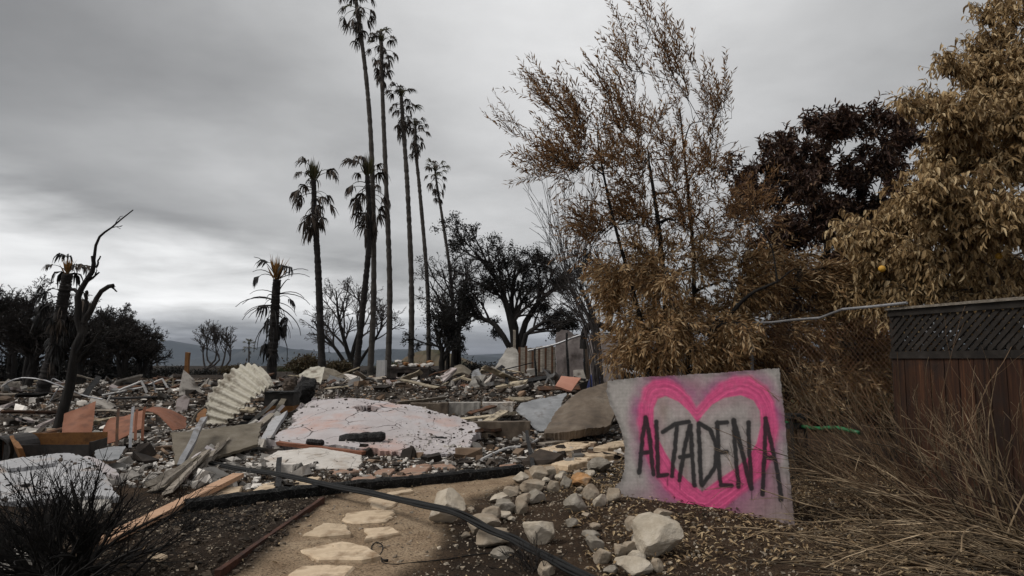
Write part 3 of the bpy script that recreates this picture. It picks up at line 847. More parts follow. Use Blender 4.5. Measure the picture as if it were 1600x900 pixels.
def crown_tree(name, label, cat, trunks, clumps, mats, leafspec, seed=0, group=None, center=None, dens=1.0):
    """leafy tree: limbs run from the trunk to each clump (world centre, radii, twigs, style), branches and twigs fill the clump"""
    r = np.random.default_rng(seed); base = np.array(trunks[0][0][0])
    root = thing(name, label, cat, base, 0, group)
    k = 10; Pn = np.array([catmull(np.array(p), k) for p, _, _ in trunks]); R = np.array([np.linspace(a, b, k) for _, a, b in trunks])
    mt = MB(); V, q = tubes(Pn, R, 9); mt.add(V - base, q); mt.obj('trunk', mats[0], root, smooth=True)
    nodes = Pn.reshape(-1, 3); nr_ = R.reshape(-1)
    top = Pn[:, -1].mean(0)
    limbs = MB(); twm = MB(); lms = {}
    order = np.argsort([np.linalg.norm(c[0] - top) for c in clumps])
    for ci in order:
        c, rad, ntw, st = clumps[ci]; c = np.asarray(c, float); rad = np.asarray(rad, float)
        sp = leafspec[st]
        d = np.linalg.norm(nodes - c, axis=1) + .6 * np.maximum(nodes[:, 2] - c[2], 0)
        i = int(np.argmin(d)); p0 = nodes[i]
        mid = (p0 + c) / 2 + np.array([0, 0, .14]) * np.linalg.norm(c - p0) + r.normal(size=3) * .05
        L_ = catmull(np.array([p0, mid, c]), 8); r0 = min(nr_[i] * .75, .02 + .018 * np.linalg.norm(c - p0) + rad.max() * .03)
        lr = np.linspace(r0, max(r0 * .35, .006), 8)
        V, q = tubes(L_[None], lr[None], 6); limbs.add(V - base, q)
        nodes = np.vstack([nodes, L_[2:]]); nr_ = np.concatenate([nr_, lr[2:]])
        # branches
        nb = max(5, int(ntw * .16))
        e = nrm(r.normal(size=(nb, 3))) * rad * r.uniform(.45, .98, (nb, 1)) ** .6 + c
        dd = np.linalg.norm(e[:, None] - L_[None, 2:], axis=-1); j = np.argmin(dd, 1) + 2
        s0 = L_[j]; B = np.stack([s0 + (e - s0) * t + np.array([0, 0, .12]) * np.linalg.norm(e - s0, axis=1, keepdims=True) * (t * (1 - t) * 4) for t in np.linspace(0, 1, 6)], 1)
        B[:, 1:-1] += r.normal(size=B[:, 1:-1].shape) * .02
        br = lr[j][:, None] * np.linspace(.6, .2, 6)[None]; br = np.maximum(br, .0035)
        V, q = tubes(B, br, 4); limbs.add(V - base, q)
        # twigs
        nt_ = int(ntw * dens * sp.get('dens', 1)); bi = r.integers(0, nb, nt_); u = r.uniform(.4, 1, nt_) * 4.999; ii = u.astype(int); f = (u - ii)[:, None]
        p = B[bi, ii] * (1 - f) + B[bi, ii + 1] * f
        out = nrm(p - (center if center is not None else c) + 1e-3)
        dirv = nrm(out * sp.get('out', .6) + np.array(sp.get('wind', (0, 0, .2))) + r.normal(size=(nt_, 3)) * sp.get('rnd', .35))
        ln = sp['tl'] * r.uniform(.55, 1.25, nt_); kk = 5; cur = [p]; dcur = dirv
        for s_ in range(kk - 1):
            dcur = nrm(dcur + np.array(sp.get('bend', (0, 0, -.1))) + r.normal(size=dcur.shape) * .06); cur.append(cur[-1] + dcur * (ln / (kk - 1))[:, None])
        Tw = np.stack(cur, 1); V, q = tubes(Tw, np.full((nt_, 1), sp.get('tr', .003)) * np.linspace(1, .5, kk)[None], 3); twm.add(V - base, q)
        # leaves
        m = sp['n']; tt = np.tile(np.linspace(sp.get('t0', .12), 1, m), (nt_, 1)) + r.normal(size=(nt_, m)) * .02
        tt = np.clip(tt, 0, 1); uu = tt * (kk - 1.001); ii = uu.astype(int); f = (uu - ii)[..., None]; ar = np.arange(nt_)[:, None]
        lp = Tw[ar, ii] * (1 - f) + Tw[ar, ii + 1] * f; T = nrm(Tw[ar, ii + 1] - Tw[ar, ii])
        kp_ = r.uniform(size=lp.shape[:2]) < sp.get('keep', .85)
        sd = nrm(np.cross(T, r.normal(size=(nt_, 1, 3)))); sg = np.where(np.arange(m) % 2 == 0, 1, -1)[None, :, None]
        if sp['mode'] == 'pinnate':
            ld = T * .8 + sd * sg * .55 + r.normal(size=T.shape) * .22
        elif sp['mode'] == 'rosette':
            ld = T * .5 + r.normal(size=T.shape) * .75 + np.array([0, 0, -.15])
        else:
            ld = T * .25 + np.array([0, 0, -.75]) + r.normal(size=T.shape) * .42
        lp = lp[kp_]; ld = ld[kp_]; M = len(lp)
        nn = np.array([0, 0, 1.0]) + r.normal(size=(M, 3)) * .6
        lm = lms.setdefault(sp.get('mat', mats[2]), MB())
        leaves(lm, lp - base, ld, nn, sp['ll'] * r.uniform(.65, 1.25, M), sp['lw'] * r.uniform(.7, 1.2, M), sp.get('kind', 'lance'), sp.get('curl', .25))
    limbs.obj('limbs', mats[0], root); twm.obj('twigs', mats[1], root); [m_.obj('leaves', k_, root) for k_, m_ in lms.items()]
    return root


def cl(rows, D, sp, n=1.0, seed=0, fd=.9, grow=1.0):
    """(px,py,rx,ry,twigs,style) -> world clumps about distance D, spread sp in depth"""
    r = np.random.default_rng(seed); out = []
    for px, py, rx, ry, nt_, st in rows:
        d = D + r.uniform(-sp, sp); s_ = d / F
        rx, ry = rx * grow, ry * grow; out.append((P(px, py, d), np.array([rx * s_, max(rx, ry) * s_ * fd, ry * s_]), int(nt_ * n), st))
    return out


# wind-swept brown-leaved tree behind the sign
D = 9.5
b0 = np.array([P(1045, 600, D)[0], D, float(height(2.1, D)) - .05])
tr = [([b0, P(1045, 590, D), P(1040, 480, D), P(1030, 360, D - .2), P(1015, 260, D - .2)], .055, .02),
      ([b0 + [.12, .1, 0], P(1075, 560, D + .2), P(1085, 430, D + .3), P(1075, 300, D + .3), P(1062, 170, D + .3)], .045, .012),
      ([b0 + [-.1, .1, 0], P(1015, 560, D - .3), P(985, 440, D - .4), P(955, 330, D - .4), P(935, 230, D - .4)], .04, .012),
      ([b0 + [.15, -.1, 0], P(1100, 560, D - .4), P(1160, 470, D - .7), P(1215, 440, D - .8)], .045, .015)]
rows = [(960, 190, 60, 45, 60, 't'), (900, 190, 60, 40, 50, 't'), (850, 205, 45, 35, 30, 't'), (985, 110, 35, 45, 30, 't'), (1050, 115, 40, 50, 42, 't'), (1015, 60, 18, 30, 9, 't'),
        (1095, 190, 40, 50, 40, 't'), (930, 255, 70, 50, 70, 'm'), (1005, 240, 70, 60, 75, 'm'), (875, 270, 45, 50, 45, 'm'), (1075, 290, 55, 60, 60, 'm'), (1110, 240, 35, 35, 22, 't'),
        (950, 345, 65, 55, 80, 'm'), (1030, 350, 80, 60, 95, 'm'), (1110, 360, 60, 55, 75, 'm'), (975, 440, 55, 55, 70, 'b'), (1050, 440, 80, 60, 100, 'b'), (1130, 440, 70, 55, 85, 'b'),
        (1200, 420, 60, 50, 65, 'b'), (1010, 520, 50, 50, 70, 'b'), (1080, 520, 80, 50, 95, 'b'), (1160, 520, 75, 45, 80, 'b'), (1235, 490, 60, 45, 60, 'r'), (1280, 440, 50, 40, 42, 'r'),
        (1290, 520, 55, 35, 45, 'r'), (1210, 555, 60, 25, 45, 'r'), (1330, 540, 40, 25, 24, 'r'), (1100, 575, 80, 20, 50, 'b'), (1180, 350, 40, 40, 28, 'm'), (1375, 520, 40, 28, 26, 'r'), (1340, 590, 45, 25, 22, 'r'), (1265, 585, 45, 25, 30, 'r')]
LS = {'t': dict(mode='pinnate', n=20, tl=.66, ll=.090, lw=.019, out=.75, wind=(-.32, 0, .42), rnd=.22, bend=(-.03, 0, -.02), t0=.1, keep=.9, dens=.5),
      'm': dict(mode='pinnate', n=19, tl=.55, ll=.095, lw=.021, out=.5, wind=(-.16, 0, .22), rnd=.42, bend=(-.03, 0, -.06), dens=.68),
      'b': dict(mode='pinnate', n=19, tl=.48, ll=.105, lw=.025, out=.5, wind=(0, -.1, -.08), rnd=.5, bend=(0, 0, -.13), mat='leaf_willow_pale', dens=1.3),
      'r': dict(mode='pinnate', n=22, tl=.62, ll=.098, lw=.022, out=.5, wind=(.5, 0, -.02), rnd=.3, bend=(.02, 0, -.09), mat='leaf_willow_pale', dens=1.35)}
crown_tree('tree', 'wind-swept scorched tree with narrow brown leaves rising behind the painted board', 'tree', tr, cl(rows, D, .75, seed=3, grow=1.3), ('bark_burnt', 'twig_dark', 'leaf_willow'), LS, 21, center=P(1040, 430, D), dens=2.3)

# dark magnolia-like tree behind
D = 13.5
b0 = np.array([P(1300, 560, D)[0], D, float(height(6.3, D)) - .05])
tr = [([b0, P(1300, 560, D), P(1295, 450, D), P(1290, 340, D)], .14, .05), ([b0 + [.1, .1, 0], P(1325, 500, D), P(1370, 380, D), P(1385, 280, D)], .10, .03)]
rows = [(1195, 275, 45, 40, 60, 'a'), (1240, 255, 45, 40, 60, 'a'), (1290, 235, 55, 40, 75, 'a'), (1345, 215, 50, 35, 70, 'a'), (1395, 240, 28, 40, 45, 'a'), (1225, 330, 60, 55, 90, 'a'), (1300, 310, 70, 60, 110, 'a'),
        (1370, 310, 50, 50, 70, 'a'), (1180, 320, 30, 40, 35, 'a'), (1240, 400, 70, 50, 100, 'a'), (1320, 390, 75, 55, 110, 'a'), (1390, 380, 45, 50, 60, 'a'), (1290, 470, 110, 40, 120, 'a'), (1400, 460, 50, 45, 50, 'a'), (1150, 262, 22, 8, 6, 'a')]
LS = {'a': dict(mode='rosette', n=15, tl=.34, ll=.135, lw=.042, out=.7, rnd=.4, bend=(0, 0, -.03), t0=.35, kind='curl', curl=.2, tr=.005)}
crown_tree('tree', 'dense dark maroon-brown broadleaf tree standing behind the fence', 'tree', tr, cl(rows, D, .9, seed=4, grow=1.32), ('bark_burnt', 'twig_dark', 'leaf_magnolia'), LS, 22, dens=3.3)

# tan-leaved fruit tree over the fence
D = 8.4
b0 = np.array([6.6, D + .4, float(height(6.6, D)) - .05])
tr = [([b0, b0 + [-.05, 0, 1.0], b0 + [-.3, -.1, 2.2], b0 + [-.4, -.1, 3.2]], .11, .05), ([b0 + [.1, 0, 0], b0 + [.4, .1, 1.2], b0 + [.7, .1, 2.6], b0 + [.6, 0, 4.2]], .10, .03)]
rows = [(1575, 40, 35, 45, 26, 's'), (1560, 95, 45, 30, 30, 's'), (1545, 150, 45, 35, 60, 'd'), (1600, 150, 60, 60, 90, 'd'), (1505, 190, 45, 35, 55, 'd'), (1570, 230, 70, 60, 120, 'd'), (1500, 265, 50, 50, 80, 'd'),
        (1455, 300, 35, 40, 50, 'd'), (1535, 330, 80, 55, 130, 'd'), (1430, 355, 45, 40, 60, 'd'), (1385, 385, 45, 35, 55, 'd'), (1350, 352, 20, 18, 12, 'd'), (1470, 405, 75, 50, 110, 'd'), (1570, 410, 75, 60, 120, 'd'),
        (1395, 440, 55, 35, 60, 'd'), (1350, 465, 40, 25, 35, 'd'), (1450, 462, 70, 25, 75, 'd'), (1545, 465, 80, 30, 80, 'd'), (1470, 165, 18, 10, 6, 's'), (1445, 175, 22, 10, 7, 's'),
        (1680, 120, 70, 80, 80, 'd'), (1690, 280, 80, 80, 90, 'd'), (1680, 420, 80, 60, 80, 'd'), (1620, 20, 50, 50, 30, 's'), (1615, 240, 55, 45, 70, 'd'), (1620, 330, 60, 50, 70, 'd'), (1500, 120, 25, 18, 10, 's')]
LS = {'d': dict(mode='droop', n=15, tl=.36, ll=.108, lw=.033, out=.7, rnd=.35, wind=(-.1, -.1, .1), bend=(0, 0, -.14), t0=.25, kind='curl', curl=.3, tr=.004, keep=.9),
      's': dict(mode='droop', n=11, tl=.40, ll=.105, lw=.031, out=.6, rnd=.3, wind=(-.35, 0, .25), bend=(0, 0, -.05), t0=.25, kind='curl', curl=.3, tr=.004)}
tt_ = crown_tree('tree', 'large fruit tree covered in curled tan leaves overhanging the fence', 'tree', tr, cl(rows, D, .8, seed=5, grow=1.12), ('bark_brown', 'twig_dark', 'leaf_tan'), LS, 23, center=P(1600, 330, D + .6), dens=3.4)
for k_, (a, b) in enumerate([(1561, 336), (1543, 296), (1561, 400), (1567, 372), (1378, 420)]):
    o = MB().add(ICO[2][0] * .04, None, ICO[2][1]).obj('fruit', 'fruit', tt_, smooth=True); o.location = P(a, b, D - .75) - np.array(tt_.location)

# bare whips beside the wind-swept tree
D = 14.5
wh = []
r = np.random.default_rng(5)
gb0 = np.array([P(935, 560, D)[0], D, float(height(P(935, 560, D)[0], D)) - .05])
for i in range(24):
    x0 = 935 + r.uniform(-12, 14); ex = r.uniform(832, 945); ey = r.uniform(205, 400) + (ex - 840) * .15
    dd = D + r.uniform(-.5, .5)
    wh.append(([gb0 + [r.normal() * .12, r.normal() * .12, 0], P(x0 - 8, 520, dd), P(x0 - 25 - (945 - ex) * .35, 430 + r.uniform(-20, 20), dd), P(ex, ey, dd)], r.uniform(.009, .016), .004))
bare_tree('sapling', 'clump of long bare grey whips fanning out beside the wind-swept tree', 'sapling', wh, [dict(nch=5, lo=.3, hi=.95, ratio=.28, ang=.5, up=.1, k=4), dict(nch=2, lo=.3, hi=.95, ratio=.4, ang=.6, up=.05, k=3)], ('twig_grey', 'twig_dark'), 31, minr=.004)

# burnt trees and bushes behind the lot
def std_levels(n1=9, n2=6, n3=5, n4=3, up=.15, ratio=.5, bend=None):
    return [dict(nch=n1, lo=.35, hi=1, ratio=ratio, ang=.8, up=up, k=7), dict(nch=n2, lo=.25, hi=1, ratio=.55, ang=.75, up=up * .7, k=6), dict(nch=n3, lo=.2, hi=1, ratio=.5, ang=.7, up=up * .3, k=4, bend=bend), dict(nch=n4, lo=.2, hi=1, ratio=.55, ang=.6, up=0, k=3, bend=bend)]


def gbase(px, D): x = P(px, 560, D)[0]; return np.array([x, D, float(height(x, D)) - .1])


D = 45; b0 = gbase(803, D)
tr = [([b0, P(803, 540, D), P(797, 490, D), P(770, 430, D), P(742, 395, D)], .34, .08), ([b0 + [.2, 0, 0], P(812, 530, D), P(835, 480, D), P(868, 450, D), P(884, 425, D)], .28, .07),
      ([b0 + [0, .3, 0], P(805, 520, D), P(800, 460, D + 1), P(806, 410, D + 1.5)], .26, .07), ([b0 + [-.2, .2, 0], P(790, 530, D), P(760, 500, D + 1), P(735, 490, D + 1.5)], .26, .08),
      ([b0 + [.2, -.2, 0], P(820, 530, D - 1), P(845, 505, D - 1), P(870, 500, D - 1)], .22, .06)]
bare_tree('tree', 'big spreading burnt oak with black twiggy crown behind the rubble', 'tree', tr, std_levels(9, 6, 5, 3, .12, .42, (0, 0, -.12)), ('bark_burnt', 'twig_dark'), 41, minr=.018, leaf=dict(n=20000, l=.17, w=.075, mat='leaf_black', jit=.12))

D = 52; b0 = gbase(708, D)
tr = [([b0, P(710, 520, D), P(706, 460, D), P(700, 405, D)], .26, .05), ([b0 + [.5, 0, 0], P(718, 500, D), P(728, 450, D), P(726, 405, D)], .2, .04), ([b0 + [-.4, 0, 0], P(700, 510, D), P(686, 470, D), P(672, 440, D)], .18, .04)]
bare_tree('tree', 'leafless grey tree with thin upright trunks behind the slim palms', 'tree', tr, std_levels(8, 5, 4, 2, .25, .40), ('bark_burnt', 'twig_grey'), 42, minr=.012, leaf=dict(n=900, l=.22, w=.09, mat='leaf_black', jit=.1))
D = 50; b0 = gbase(690, D)
bare_tree('tree', 'low dark twiggy tree at the foot of the slim palms', 'tree', [([b0, P(690, 545, D), P(680, 515, D)], .2, .08), ([b0, P(700, 540, D), P(715, 505, D)], .2, .08)], std_levels(9, 6, 5, 3, .1, .7), ('bark_burnt', 'twig_dark'), 43, minr=.014, leaf=dict(n=5000, l=.2, w=.08, mat='leaf_black', jit=.1))
D = 55; b0 = gbase(553, D)
tr = [([b0, P(545, 555, D), P(530, 500, D), P(525, 455, D)], .25, .05), ([b0, P(552, 548, D), P(565, 500, D), P(560, 462, D)], .22, .05), ([b0, P(530, 552, D), P(503, 520, D), P(488, 500, D)], .18, .05), ([b0, P(570, 555, D), P(592, 520, D), P(600, 490, D)], .16, .05)]
bare_tree('tree', 'leafless round-crowned tree between the burnt palms', 'tree', tr, std_levels(9, 6, 4, 2, .2, .45), ('bark_burnt', 'twig_grey'), 44, minr=.014)
D = 70; b0 = gbase(338, D)
tr = [([b0 + [r.uniform(-2, 2), 0, 0], P(x_, 565, D), P(x_ + r.uniform(-4, 4), 545, D), P(x_ + r.uniform(-8, 8), r.uniform(520, 535), D)], .12, .03) for x_ in (318, 326, 334, 341, 349, 357)]
bare_tree('tree', 'pale leafless many-stemmed tree in front of the blue ridge', 'tree', tr, std_levels(8, 5, 4, 2, .4, .45), ('twig_grey', 'twig_grey'), 45, minr=.016)
D = 28; b0 = gbase(940, D)
tr = [([b0, P(940, 540, D), P(925, 490, D), P(905, 440, D)], .12, .03), ([b0, P(950, 540, D), P(955, 480, D), P(940, 430, D)], .12, .03), ([b0, P(960, 545, D), P(985, 500, D), P(990, 450, D)], .12, .03)]
bare_tree('tree', 'grey tangle of drooping bare twigs above the burnt wall', 'tree', tr, std_levels(9, 6, 5, 3, .05, .5, (0, 0, -.3)), ('bark_burnt', 'twig_dark'), 46, minr=.006)

GT = 'burnt trees along the far side of the lot'
for i, (px, D, ht, wd_, nl) in enumerate([(18, 33, 105, 50, 5200), (55, 36, 85, 45, 3000), (95, 40, 75, 50, 3500), (150, 42, 72, 45, 3200), (190, 38, 62, 42, 4200), (222, 44, 48, 26, 2600), (-40, 34, 110, 50, 3000), (125, 30, 70, 40, 1600), (45, 29, 90, 40, 1500), (170, 47, 70, 45, 3000), (232, 50, 36, 22, 2000)]):
    b0 = gbase(px, D); s_ = D / F; q_ = np.random.default_rng(60 + i)
    tr = [([b0, b0 + [q_.uniform(-.3, .3), 0, (ht + 40) * s_ * .4], b0 + [q_.uniform(-1, 1) * wd_ * s_ * .8, q_.uniform(-1, 1), (ht + 40) * s_ * q_.uniform(.7, .85)]], .16, .05) for _ in range(4)]
    lab = ['tall black burnt tree with dense twigs at the edge of the lot', 'thin-crowned burnt tree with open bare twigs', 'dark burnt tree behind the blackened palm', 'broad burnt tree behind the forked black trunk', 'rounded dark burnt tree with lingering charred leaves', 'small dark burnt tree beside the little distant palm', 'tall black burnt tree standing past the edge of the lot', 'low burnt thicket tree under the larger crowns', 'open burnt tree just behind the charred palm trunk', 'dusky burnt tree filling the gap behind the bowed conduit', 'lowest burnt tree next to the orange post'][i]
    bare_tree('tree', lab, 'tree', tr, std_levels(9, 7, 6, 4, .10, .50), ('bark_burnt', 'twig_dark'), 70 + i, GT, minr=.010, leaf=dict(n=int(nl * .18), l=.12, w=.055, mat='leaf_black', jit=.12))

# forked burnt tree in the rubble, its one live-looking limb bending up
D = 12.6; b0 = G(85, 684); D = b0[1]
tr = [([b0, P(95, 640, D), P(112, 570, D), P(128, 520, D), P(134, 490, D)], .105, .06),
      ([P(128, 520, D), P(122, 480, D), P(126, 450, D), P(143, 425, D), P(145, 400, D)], .07, .035), ([P(131, 505, D), P(136, 495, D), P(149, 475, D), P(160, 455, D), P(178, 446, D)], .062, .035),
      ([P(143, 428, D), P(146, 400, D), P(155, 370, D), P(175, 355, D), P(208, 328, D)], .035, .010), ([P(126, 462, D), P(112, 452, D), P(104, 446, D)], .04, .02), ([P(150, 418, D), P(154, 408, D), P(157, 400, D)], .02, .012),
      ([P(100, 665, D), P(112, 652, D), P(115, 645, D)], .05, .03), ([P(133, 510, D), P(133, 470, D), P(135, 455, D)], .035, .03), ([P(112, 570, D), P(140, 540, D), P(158, 515, D)], .035, .012)]
bare_tree('tree', 'leaning charred tree with two crooked stubs and one long bending limb', 'tree', tr, [dict(nch=2, lo=.5, hi=1, ratio=.22, ang=.7, up=.15, k=5), dict(nch=2, lo=.3, hi=1, ratio=.5, ang=.7, up=.1, k=3)], ('bark_burnt', 'bark_burnt'), 81, minr=.005)

# scorched bushes, far green scrub
def bush(px, py, D, rx, ry, n, mat_, label, seed, group=None, l=.22, w=.09):
    r = np.random.default_rng(seed); c = P(px, py, D); s_ = D / F; b = np.array([c[0], D, float(height(c[0], D))])
    root = thing('bush', label, 'bush', b, 0, group)
    m = MB(); e = nrm(r.normal(size=(26, 3))) * np.array([rx, rx, ry]) * s_ * .8 + c; e[:, 2] = np.maximum(e[:, 2], b[2] + .2)
    B = np.stack([b + (e - b) * t for t in np.linspace(0, 1, 4)], 1); B[:, 1:3] += r.normal(size=(26, 2, 3)) * .06
    V, q = tubes(B, np.full((26, 1), .03) * np.linspace(1, .3, 4), 4); m.add(V - b, q); m.obj('stems', 'twig_dark', root)
    sub = nrm(r.normal(size=(14, 3))) * np.array([rx, rx, ry]) * s_ * .62
    p = c + sub[r.integers(0, 14, n)] + r.normal(size=(n, 3)) * np.array([rx, rx, ry]) * s_ * .24
    p[:, 2] = np.maximum(p[:, 2], height(p[:, 0], p[:, 1]) + .02)
    m = MB(); leaves(m, p - b, r.normal(size=(n, 3)), r.normal(size=(n, 3)), l * r.uniform(.6, 1.3, n), w * r.uniform(.6, 1.3, n), 'lance'); m.obj('leaves', mat_, root)


bush(480, 570, 48, 34, 17, 5000, 'leaf_bush', 'rust-brown scorched bush behind the crumpled metal sheets', 1)
bush(378, 577, 60, 28, 10, 3500, 'leaf_bush', 'olive-brown bush behind the curved ribbed sheet', 2)
bush(450, 580, 75, 26, 7, 2500, 'leaf_green', 'dull green scrub beyond the stubby scorched palm', 3)
bush(620, 574, 80, 40, 9, 3000, 'leaf_green', 'dull green scrub at the foot of the tan hillside', 4)
bush(530, 578, 52, 25, 14, 2500, 'leaf_bush', 'brown scorched bush at the foot of the palms', 5)
UG = [(262, 55, 34, 16, 'blackened bush below the pale leafless tree'), (215, 45, 42, 36, 'blackened bush under the little distant palm'), (150, 42, 52, 40, 'wide blackened bush behind the orange sheets'), (80, 38, 52, 42, 'tall blackened bush behind the charred palm'), (5, 34, 52, 44, 'tall blackened bush at the edge of the burnt trees'), (322, 60, 26, 9, 'low blackened bush before the blue ridge'),
      (740, 48, 40, 28, 'blackened bush between the palms and the burnt oak'), (850, 46, 50, 30, 'blackened bush to one side of the burnt oak'), (660, 56, 30, 14, 'low blackened bush behind the fireplace'), (920, 34, 50, 30, 'blackened bush behind the burnt wall'), (590, 62, 30, 10, 'low blackened bush beyond the white block'), (790, 50, 40, 28, 'blackened bush at the root of the burnt oak')]
for i, (px, D, rx, ry, lab) in enumerate(UG):
    bush(px, 586, D, rx, ry * .8, 2800, 'leaf_black', lab, 20 + i, 'blackened undergrowth')
for i, (px, py, D, rx, ry, m, lab) in enumerate([(1000, 575, 22, 70, 40, 'leaf_black', 'charred hedge behind the wind-swept tree'), (1110, 570, 20, 70, 45, 'leaf_bush', 'brown hedge seen through the lower leaves of the wind-swept tree'), (1220, 590, 17, 70, 45, 'leaf_bush', 'brown hedge behind the chain-link fence'), (1330, 580, 16, 70, 55, 'leaf_black', 'charred hedge below the maroon-brown tree'), (1430, 585, 15, 70, 60, 'leaf_bush', 'brown hedge behind the wooden fence end'), (1540, 570, 15, 80, 70, 'leaf_black', 'charred hedge behind the wooden fence'), (1270, 640, 13, 45, 18, 'leaf_bush', 'low brown bush at the foot of the chain-link fence'), (1390, 640, 12, 50, 25, 'leaf_bush', 'low leafy bush between chain-link and wooden fences')]):
    bush(px, py, D, rx, ry, 5200, m, lab, 50 + i, 'hedges beyond the fences', .11, .045)
# ------------------------------------------------------------------ painted board
def sd_poly(poly, x, y): return pinside(np.array(poly, float), x, y)


def seg_d(pts, x, y):
    d = np.full(x.shape, 1e9)
    for a, b in zip(pts[:-1], pts[1:]):
        a = np.array(a, float); b = np.array(b, float); e = b - a
        t = np.clip(((x - a[0]) * e[0] + (y - a[1]) * e[1]) / (e @ e + 1e-9), 0, 1)
        d = np.minimum(d, np.hypot(x - a[0] - t * e[0], y - a[1] - t * e[1]))
    return d


def z8(*pts): return [(900 + a / 4, 560 + b / 4) for a, b in pts]


H_OUT = [(1088, 637), (1078, 617), (1062, 601), (1042, 592), (1020, 594), (1004, 606), (997, 630), (996, 660), (1000, 690), (1010, 720), (1026, 747), (1050, 775), (1075, 797), (1100, 811), (1128, 798), (1160, 772), (1190, 747), (1208, 715), (1216, 685), (1216, 655), (1210, 625), (1197, 602), (1175, 587), (1150, 586), (1125, 597), (1105, 616)]
H_IN = z8((760, 402), (705, 330), (640, 270), (560, 236), (512, 252), (486, 310), (486, 400), (510, 490), (560, 590), (620, 685), (700, 765), (790, 832), (900, 752), (1000, 685), (1075, 620), (1130, 530), (1155, 420), (1150, 330), (1110, 262), (1030, 230), (930, 246), (850, 290), (795, 352))
LETTERS = [z8((437, 370), (418, 480), (396, 715)), z8((437, 368), (462, 500), (485, 725)), z8((405, 592), (462, 585)), z8((503, 395), (508, 560), (516, 735), (570, 728)), z8((545, 460), (620, 410), (705, 396)), z8((632, 412), (620, 560), (600, 735)),
           z8((712, 420), (680, 560), (648, 762)), z8((716, 420), (728, 600), (740, 795)), z8((652, 618), (722, 606)), z8((766, 410), (775, 600), (786, 792)), z8((768, 405), (838, 445), (882, 550), (872, 680), (790, 795)),
           z8((885, 400), (890, 590), (905, 792), (975, 795)), z8((880, 405), (945, 400)), z8((890, 590), (942, 584)), z8((985, 385), (1000, 600), (1016, 802)), z8((990, 388), (1040, 590), (1096, 815)), z8((1080, 400), (1085, 600), (1098, 815)),
           z8((1186, 375), (1180, 600), (1165, 850)), z8((1186, 375), (1215, 500), (1248, 650), (1272, 790), (1282, 885)), z8((1180, 618), (1240, 625))]
OUTL = [(950, 596), (1000, 590), (1060, 587), (1140, 582), (1217, 576), (1224, 640), (1232, 730), (1242, 836), (1160, 832), (1100, 822), (1050, 806), (1005, 788), (974, 783), (966, 772), (960, 762), (970, 752), (976, 735), (977, 700), (972, 675), (962, 650), (951, 626), (948, 610)]


